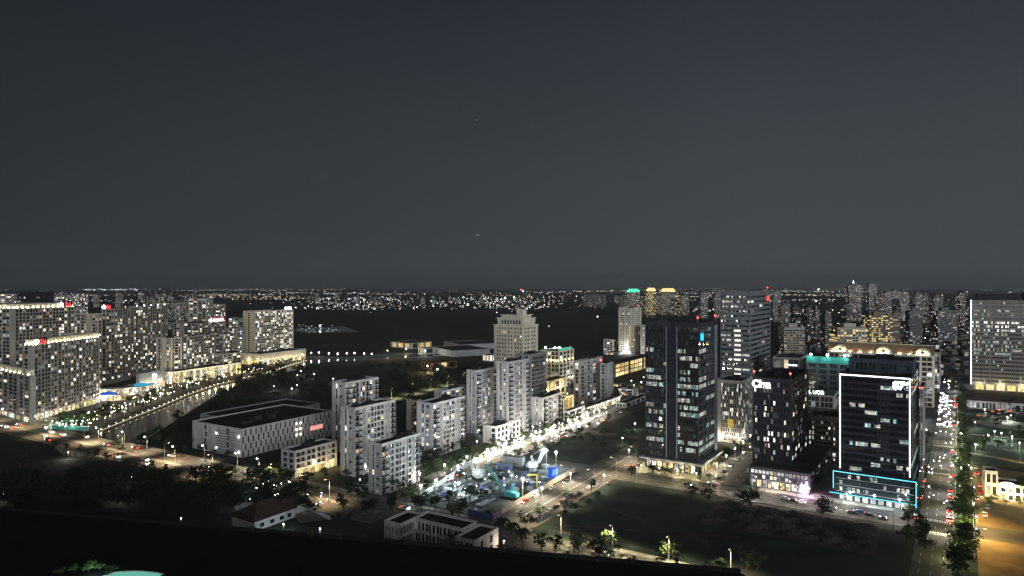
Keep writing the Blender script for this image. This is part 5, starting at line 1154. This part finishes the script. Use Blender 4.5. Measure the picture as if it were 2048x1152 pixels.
for (u, v, s, col, on, van, lab) in [(1207,1113,1,'white',1,1,'white van with headlights on the near road'), (1258,1122,-1,'cream',0,0,'cream car on the near road behind a bush'), (1266,936,1,'red',1,0,'red car passing the glass tower corner'), (1374,971,1,'black',1,0,'dark car with bright headlights below the glass tower'), (1425,968,-1,'white',1,0,'white car turning into the lane by the glass tower'),
 (1462,990,-1,'silver',0,0,'silver car waiting at the lane mouth'), (1475,992,1,'black',1,0,'black car with lights at the lane mouth'), (1500,1005,1,'white',0,0,'white car on the road before the dark podium'), (1570,999,1,'silver',0,0,'silver car under the pink light'), (1588,1004,1,'black',0,0,'black car under the pink light'), (1602,1006,-1,'white',0,0,'white car stopped by the pink sign'),
 (1662,1017,1,'grey',1,0,'grey car before the cyan podium'), (1655,1024,-1,'black',0,0,'black car at the field side before the cyan podium'), (1705,1028,1,'black',0,0,'black car parked left on the plaza road'), (1718,1026,-1,'blue',1,0,'blue car with lights before the cyan podium'), (1740,1033,1,'black',0,0,'black car parked midway on the plaza road'), (1768,1040,1,'black',0,0,'black car parked at the plaza road end')]:
    car(lab, G(u, v), (b1 if v > 1100 else b3)*s, col, bool(on), bool(van), 'cars before the towers', 160 if on else 0)
for i in range(11): car('%s car parked along the lane between the towers' % ORD[i], r4 + A()*(8+i*7.5) + Bd()*(5.6 if i % 2 else -5.6), A()*(1 if i % 2 else -1), random.choice(['white','black','silver','grey','white']), i in (2,5), False, 'cars in the lane')
for i in range(84):
    s = 235 + abs(random.gauss(0, 190)); ln = random.choice([0,1,2,0,1,3]); far_car('car in the dense evening traffic of the avenue', r5a + d5*s + n5*(-5.2+ln*3.4+uni(-.8,.8)), d5*(-1 if ln < 3 else 1), random.choice(['white','black','silver','grey']), 'cars in the avenue traffic')
for i in range(9): far_car('%s red tail lit car on the near part of the avenue' % ORD[i], r5a + d5*(-2+i*i*2.2+uni(0,9)) + n5*(5.0+uni(-.6,.6)), d5, random.choice(['red','black','white']), 'tail lit cars on the avenue')
for i in range(10): far_car('%s car parked by the avenue pavement' % ORD[i], r5a + d5*(i*11) - n5*7.2, d5, random.choice(['white','silver','black']), 'cars parked by the avenue', on=i % 3 == 0)
for i in range(26): far_car('car on the boulevard with its lights on', c1 - b1*uni(60,560) + n1*random.choice([-9,-4,4,9]), b1*random.choice([1,-1]), random.choice(['white','black','silver']), 'cars on the boulevard')
for i in range(22): far_car('car in the shop street traffic', r6 + n6*uni(3,10) + d6*uni(-100,140), d6*random.choice([1,-1]), random.choice(['white','black','silver']), 'cars in the shop street', on=i % 2 == 0)
for i in range(14): far_car('%s car parked along the field side of the shop street' % ORD[i], r6 + n6*1.6 + d6*(-50+i*6.4), d6, random.choice(['white','black','silver','grey']), 'cars parked in the shop street', on=False)
for i in range(14): far_car('car parked in the park lot right of the avenue', G(uni(1955,2046), uni(812,842)), d5, random.choice(['white','black','silver']), 'cars parked by the park', on=i % 3 == 0)
for i in range(8): far_car('car parked on the dark yard edge by the avenue trees', yd + n5*uni(1,5) + d5*(20+i*13), d5, random.choice(['white','red','silver']), 'cars at the yard edge', on=i % 2 == 0)
def moto(label, p, d, group): o = put('motorbike', MOTO, None, (p.x,p.y,.04), math.atan2(d.y,d.x)); return tag(o, label, 'motorbike', group)
for i in range(34): moto('motorbike with rider and headlight waiting at the boulevard junction', c1 - b1*uni(98,150) + n1*uni(-9,9), b1*random.choice([1,1,-1]), 'motorbikes at the junction')
for i in range(40): moto('motorbike with rider in the avenue traffic', r5a + d5*uni(20,330) + n5*uni(-6.4,6), -d5, 'motorbikes in the avenue')
for i in range(24): moto('motorbike parked before the shop street stalls', r6 + n6*uni(13.4,15) + d6*uni(-90,130), n6, 'motorbikes at the shops')

# market stalls
STALL = MB(); STALL.box(-2,-1.5,2.5,2,1.5,2.65,0); STALL.poly([(-2,-1.5,2.66),(2,-1.5,2.66),(2,0,3.3),(-2,0,3.3)],0); STALL.poly([(-2,1.5,2.66),(2,1.5,2.66),(2,0,3.3),(-2,0,3.3)],0)
cm_ = STALL.mesh('canopy', [W_CREAM]); ctr = MB(); ctr.box(-1.8,-1,.02,1.8,-.4,1.0); ctr.box(-1.6,-.9,1.0,1.6,-.5,1.3); cn_ = ctr.mesh('counter', [W_MID]); lp_ = MB(); lp_.box(-1.7,-1.4,2.3,1.7,-1.3,2.48); ll_ = lp_.mesh('strip_lamp', [G_CREAM]); ps_ = MB()
for x in (-1.9,1.9):
    for y in (-1.4,1.4): ps_.tube((x,y,0),(x,y,2.5),.05,.05,4)
pm2 = ps_.mesh('post', [METAL])
for i in range(16):
    t = thing('market_stall', '%s lit market stall along the shop street' % ORD[i], 'market stall', r6 + n6*uni(17,20.5) + d6*(-58+i*10.5), R(90-32.7)+math.pi*0, 'market stalls')
    for m_ in (('canopy', cm_), ('counter', cn_), ('strip_lamp', ll_), ('post', pm2)): put(m_[0], m_[1], t)
    lamp_light(t, (0,-3,2.6), 700, (1,.9,.65) if i % 4 else (.9,.85,1), .4)

# ---------------------------------------------------------------- far: hangars, towers, lights
def hangar(lab, u, D, w, l, h, mat, roof, th=31.5, lit=0, lm=None):
    o = bld('hangar', lab, 'hangar', u, 0, 0, 0, 1, 'wgwgwgw' if lit else 'WW', 'wgwgwgw' if lit else 'WW', mat, P0=Vector(((u-1024)*D/F, D, 0)), Lr=l, Ll=w, h=h, th=th, lit=lit, litm=lm or LIT_SHOP, huts=0, roofm=roof, par=.4); return o
hangar('low lit waterside hall glowing warm at the river', 822, 1085, 50, 45, 9, W_BEIGE, ROOF_BLUE, 40, .6, LIT_GOLD); hangar('white lit waterside shed beside the warm hall', 848, 1000, 12, 60, 8, W_WHITE, ROOF_BLUE, 40, .3)
hangar('wide grey roofed hangar with pale walls', 905, 960, 75, 60, 9, W_GREY, ROOF_BLUE, 60); hangar('second grey hangar behind the wide one', 925, 1060, 70, 60, 9, W_GREY, ROOF_BLUE, 60); hangar('brick house glowing orange in front of the hangars', 862, 815, 22, 38, 8, wall('brick_wall', (.33,.2,.13)), TILE, 50, .4, LIT_GOLD)
hangar('white lit pavilion in front of the orange brick house', 868, 760, 20, 9, 3.5, W_WHITE, ROOF, 60, .8); hangar('white lit stacked pavilion left of the beige stepped tower', 978, 900, 14, 18, 9, W_WHITE, ROOF, 50, .9, LIT_WHITE)
for (u, v, pw, c_) in ((775,712,2500,(1,.85,.55)), (812,708,2500,(1,.9,.6)), (850,712,1500,(.9,1,.9)), (855,745,1800,(1,.7,.35)), (875,752,900,(1,1,.9)), (955,708,900,(1,1,1))): ball_lamp('lamp at the riverside hangars', G(u, v), 'lamps at the hangars', 7, .7, pw*2, c_, G_CREAM)
FW = {W_GREY: wall('far_grey', (.15,.155,.165)), W_MID: wall('far_mid', (.09,.095,.10)), W_BEIGE: wall('far_beige', (.19,.165,.13))}
def slab_tower(lab, u0, u1, vt, D, mat, lit, litm=LIT_HOME, group=None, crownm=None, fl=3.3, spire=0):
    x0, x1 = (u0-1024)*D/F, (u1-1024)*D/F; w = x1-x0; h = H-(vt-VH)*D/F; dp = max(14, w*.6); b_ = MB(); mats = [FW.get(mat, mat) if D > 1000 else mat, litm, LIT_DIM, GLASS]
    b_.box(0,0,0,w,dp,h,0); nf = int(h/fl); nw = max(3, int(w/3.6))
    for k in range(1, nf):
        for i in range(nw):
            r = rnd(); m = 1 if r < lit else 2 if r < lit+.2 else 3
            b_.quad((i*w/nw+.5,-.12,k*fl+.7), ((i+1)*w/nw-.5,-.12,k*fl+.7), ((i+1)*w/nw-.5,-.12,k*fl+2.5), (i*w/nw+.5,-.12,k*fl+2.5), m)
        for i in range(4):
            m = 1 if rnd() < lit else 3
            for xx in (-.12, w+.12): b_.quad((xx,i*dp/4+.6,k*fl+.7), (xx,(i+1)*dp/4-.6,k*fl+.7), (xx,(i+1)*dp/4-.6,k*fl+2.5), (xx,i*dp/4+.6,k*fl+2.5), m)
    b_.box(w*.3,dp*.3,h,w*.7,dp*.7,h+5,0)
    if crownm: mats.append(crownm); b_.box(-.6,-.6,h-7,w+.6,dp*.3,h-.5,4); b_.box(w*.1,0,h+.1,w*.9,dp*.2,h+4,4)
    if spire: mats.append(G_WHITE); b_.tube((w/2,dp/2,h+5),(w/2,dp/2,h+spire),1.2,.3,5,len(mats)-1)
    o = b_.build('distant_tower', mats); o.location = (x0, D, 0); return tag(o, lab, 'tower', group)
GC = 'towers on the far skyline'
CG = glow('crown_gold', (1,.72,.3), 1.6)
for (u0,u1,vt,D,mat,lt,lm,cr_m,lab,sp) in ((1255,1279,580,2300,W_GREY,.5,LIT_FAR,glow('crown_green', (.1,.9,.5), 1.6),'distant tower with a green glowing crown',0), (1279,1292,590,2350,W_MID,.5,LIT_FAR,None,'narrow distant tower beside the green crowned one',0), (1294,1311,578,2300,W_BEIGE,.5,LIT_GOLD,CG,'distant golden tower with bright gold top',0), (1311,1323,590,2400,W_MID,.5,LIT_FAR,None,'small distant block between two golden topped towers',0),
 (1323,1350,579,2300,W_BEIGE,.5,LIT_FAR,CG,'wide distant tower with a gold lit top band',0), (1350,1360,590,2300,W_BEIGE,.4,LIT_GOLD,None,'thin warm distant block right of the gold banded tower',0), (1363,1378,590,2250,W_MID,.5,LIT_FAR,None,'distant dark block with scattered white lights',0), (1402,1416,584,2100,W_GREY,.35,LIT_FAR,None,'distant pale tower left of the banded office tower',0), (1430,1443,584,2100,W_GREY,.35,LIT_FAR,None,'distant tower touching the banded office tower',0), (1240,1255,594,2300,W_MID,.4,LIT_FAR,None,'low distant block left of the green crowned tower',0),
 (1548,1562,583,1900,W_GREY,.3,LIT_FAR,None,'distant grey tower right of the banded office tower',0), (1168,1212,589,3300,W_MID,.16,LIT_FAR,None,'wide dim distant building behind the dark water',0), (1698,1723,570,1900,W_GREY,.5,LIT_FAR,None,'tall distant tower with a bright spire light',12), (1738,1753,566,2000,W_GREY,.3,LIT_FAR,None,'slim dim distant skyscraper right of the spire tower',0),
 (1753,1768,592,1800,W_BEIGE,.4,LIT_FAR,None,'pale distant slab beside the slim skyscraper',0), (1770,1784,584,1850,W_GREY,.55,LIT_FAR,None,'first of the cluster of lit distant towers',0), (1785,1800,580,1900,W_GREY,.55,LIT_FAR,None,'second of the cluster of lit distant towers',0), (1802,1818,584,1950,W_GREY,.6,LIT_FAR,None,'third of the cluster of lit distant towers',0),
 (1831,1846,587,1700,W_GREY,.35,LIT_FAR,None,'grey distant tower in the gap before the grid tower',0), (1847,1857,590,1800,W_MID,.3,LIT_FAR,None,'thin distant tower by the grey pair',0), (1868,1887,593,1600,W_GREY,.2,LIT_FAR,None,'pale distant slab near the grid tower',0), (1920,1932,585,1700,W_DARK,.5,LIT_FAR,None,'dark distant tower left of the bright edge light',0),
 (1820,1845,621,1150,W_GREY,.15,LIT_FAR,None,'pale mid distance slab right of the yellow lit building',0), (1876,1915,621,1180,W_GREY,.25,LIT_FAR,None,'pale mid distance block nearer the grid tower',0), (1738,1785,630,1100,W_BEIGE,.45,LIT_GOLD,None,'curved looking yellow lit building on the skyline',0), (1785,1801,632,1120,W_BEIGE,.3,LIT_FAR,None,'beige block beside the yellow lit building',0),
 (1615,1627,619,1250,W_GREY,.15,LIT_FAR,None,'first pale slab of the twin slabs behind the teal netting',0), (1631,1640,619,1250,W_GREY,.15,LIT_FAR,None,'second pale slab of the twin slabs behind the teal netting',0), (1650,1663,628,1100,W_GREY,.1,LIT_FAR,None,'low ribbed pale block right of the twin slabs',0), (1586,1601,614,1300,W_MID,.2,LIT_FAR,None,'grey block left of the twin slabs',0), (1562,1580,612,1250,W_GREY,.3,LIT_FAR,None,'grey lit block right of the tall banded tower',0),
 (1568,1610,655,900,W_BEIGE,.15,LIT_FAR,None,'row of warm lit low houses behind the orange sign block',0), (1675,1735,655,900,W_BEIGE,.4,LIT_GOLD,None,'warm low buildings behind the classical roof',0)):
    slab_tower(lab, u0, u1, vt, D, mat, lt, lm, GC, cr_m, spire=sp)
for i in range(30): u = 268+i*4.0+uni(-2,2); slab_tower('brightly lit distant flat block in the dense cluster behind the riverside towers', u, u+uni(5,9), uni(584,606), uni(1500,2200), random.choice([W_GREY,W_MID]), .55, LIT_FAR, 'dense lit cluster behind the riverside towers')
for i in range(14): u = uni(-5,235); slab_tower('small distant lit block over the riverside towers', u, u+uni(6,12), uni(580,592), uni(2200,3200), W_GREY, .4, LIT_FAR, 'distant blocks over the riverside towers')
for i in range(8): u = uni(1560,1930); slab_tower('small distant lit block on the right skyline', u, u+uni(7,14), uni(588,625), uni(1500,2600), random.choice([W_GREY,W_MID,W_BEIGE]), .18, random.choice([LIT_FAR,LIT_FAR]), 'distant blocks on the right skyline')
for i in range(24): u = uni(600,1240); slab_tower('tiny lit building on the far plain beyond the dark water', u, u+uni(3,9), uni(586,604), uni(3400,5200), W_GREY, .4, LIT_FAR, 'tiny buildings on the far plain')
# low houses of the districts at the right, one roofscape too fine to count
b_ = MB()
for i in range(900):
    D = uni(640, 1700) if i < 520 else uni(1700, 4500); u = uni(1560, 1935) if i < 520 else uni(600, 2040)
    if i >= 520 and D < 3000 and u < 1250: continue
    x = (u-1024)*D/F; w, l, h = uni(5,14), uni(8,20), uni(4,12); b_.box(x, D, 0, x+w, D+l, h*(.6 if D < 1700 else 1), random.choice([0,0,1,2]))
    if rnd() < .22: b_.quad((x+w*.15,D-.1,h*.2), (x+w*uni(.4,.9),D-.1,h*.2), (x+w*.8,D-.1,h*.7), (x+w*.15,D-.1,h*.7), 3)
tag(b_.build('low_houses', [FW[W_MID], FW[W_BEIGE], W_DARK, LIT_FAR]), 'dense far low houses with lit fronts spreading to the skyline', 'houses', None, 'stuff')
b_ = MB(); FL = [glow('far_light_white', (.95,.97,1), 2.3), glow('far_light_warm', (1,.78,.46), 2.3), glow('far_light_bright', (.9,1,1), 8), glow('far_light_teal', (.6,1,.9), 1.6), glow('far_light_red', (1,.1,.1), 6)]
def flight(u, v, s, m):
    D = F*H/(v-VH); x = (u-1024)*D/F; r = s*D/F; z = 4 + r
    c = Vector((x, D, z)); n = len(b_.v); b_.v += [(c.x-r,c.y,c.z),(c.x+r,c.y,c.z),(c.x,c.y-r,c.z),(c.x,c.y+r,c.z),(c.x,c.y,c.z-r),(c.x,c.y,c.z+r)]
    for f in ((0,2,5),(2,1,5),(1,3,5),(3,0,5),(0,2,4),(2,1,4),(1,3,4),(3,0,4)): b_.f.append(tuple(n+i for i in f)); b_.m.append(m)
def pick(): return random.choice([0,0,0,0,1,1,1,2,3])
for i in range(1900):
    u = uni(-10, 2058); v = VH + 6.2 + random.expovariate(1/13.0)
    if math.sin(u*.021+v*.21)+math.sin(u*.047-v*.4+2)*.8 < uni(-2.0,.5): continue
    if v > 632 or math.sin(v*.62+u*.003) < uni(-1.3,.5): continue
    if 590 < u < 1240 and v > 628: continue
    flight(u, v, uni(.4, .78)*(.75 if v < 584 else 1), pick())
for i in range(840):                                  # strings of road lights
    if i % 30 == 0: u0, v0, sl, n_ = uni(0,1900), VH+uni(7,36), uni(-.03,.03), 0; m = random.choice([0,1,1])
    n_ += 1; flight(u0+n_*uni(5,8), max(VH+6, v0+n_*sl*7), uni(.55,.85), m)
for i in range(420): 
    u = random.gauss(720, 70) if i % 2 else random.gauss(1000, 70); flight(u, uni(596, 622), uni(.6,1.05), pick())
for i in range(200): flight(uni(1560,1940), uni(600, 700), uni(.6,1.05), pick())
for i in range(60): flight(uni(1240,1440), 618+uni(0,8), uni(.6,1.2), random.choice([1,2,1]))
for i in range(70): flight(uni(165,275), 579+uni(-.5,2.5), uni(.5,.9), 2 if i % 2 else 0)
for (u, v, s, m) in ((1637,581,2.0,2), (1632,605,1.8,2), (1010,598,1.6,2), (1028,597,1.6,2), (1042,582,2.2,4), (1046,584,1.6,2), (1195,637,1.3,2), (1098,657,1.2,0), (640,657,2.0,2), (320,580,1.6,3), (1165,597,1.2,1)): flight(u, v, s, m)
for i in range(30): flight(uni(590,680), uni(652,668), uni(.4,.8), 0)
FL.append(glow('city_behind', (.95,.97,1), 60))
for i in range(6500):                                  # the city behind, seen only in the glass
    D = math.exp(uni(math.log(350), math.log(6000))); t = uni(-1.2, 1.2); x, y = D*math.sin(t), -D*math.cos(t); r = D*.0012+.3; z = uni(3, 30) if rnd() < .7 else uni(20, 90)
    n = len(b_.v); b_.v += [(x-r,y,z),(x+r,y,z),(x,y-r,z),(x,y+r,z),(x,y,z-r),(x,y,z+r)]; m = random.choice([2,5,5,1])
    for f in ((0,2,5),(2,1,5),(1,3,5),(3,0,5),(0,2,4),(2,1,4),(1,3,4),(3,0,4)): b_.f.append(tuple(n+i for i in f)); b_.m.append(m)
tag(b_.build('city_lights', FL), 'countless tiny far city lights scattered to the horizon', 'lights', None, 'stuff')
for i, (u, v) in enumerate(((953,240), (956,470))): o = put('aircraft_light', bulb(G_WHITE), None, AT(u, v, 3000), 0, .75); tag(o, '%s faint aircraft light high in the night sky' % ('upper' if i == 0 else 'lower'), 'aircraft light', 'aircraft lights')

struct('road_marking', MARK, LINE)
# ---------------------------------------------------------------- haze
HZ = bpy.data.materials.new('haze'); HZ.use_nodes = True; n_ = HZ.node_tree.nodes; n_.remove(n_['Principled BSDF']); v_ = n_.new('ShaderNodeVolumePrincipled')
v_.inputs['Color'].default_value = (.86,.94,1,1); v_.inputs['Anisotropy'].default_value = .5; v_.inputs['Density'].default_value = HAZE; HZ.node_tree.links.new(v_.outputs[0], n_['Material Output'].inputs['Volume'])
b_ = MB(); b_.box(-27000,-7500,-2,27000,26500,420); hz = b_.build('haze', [HZ]); tag(hz, None, None, None, 'stuff')
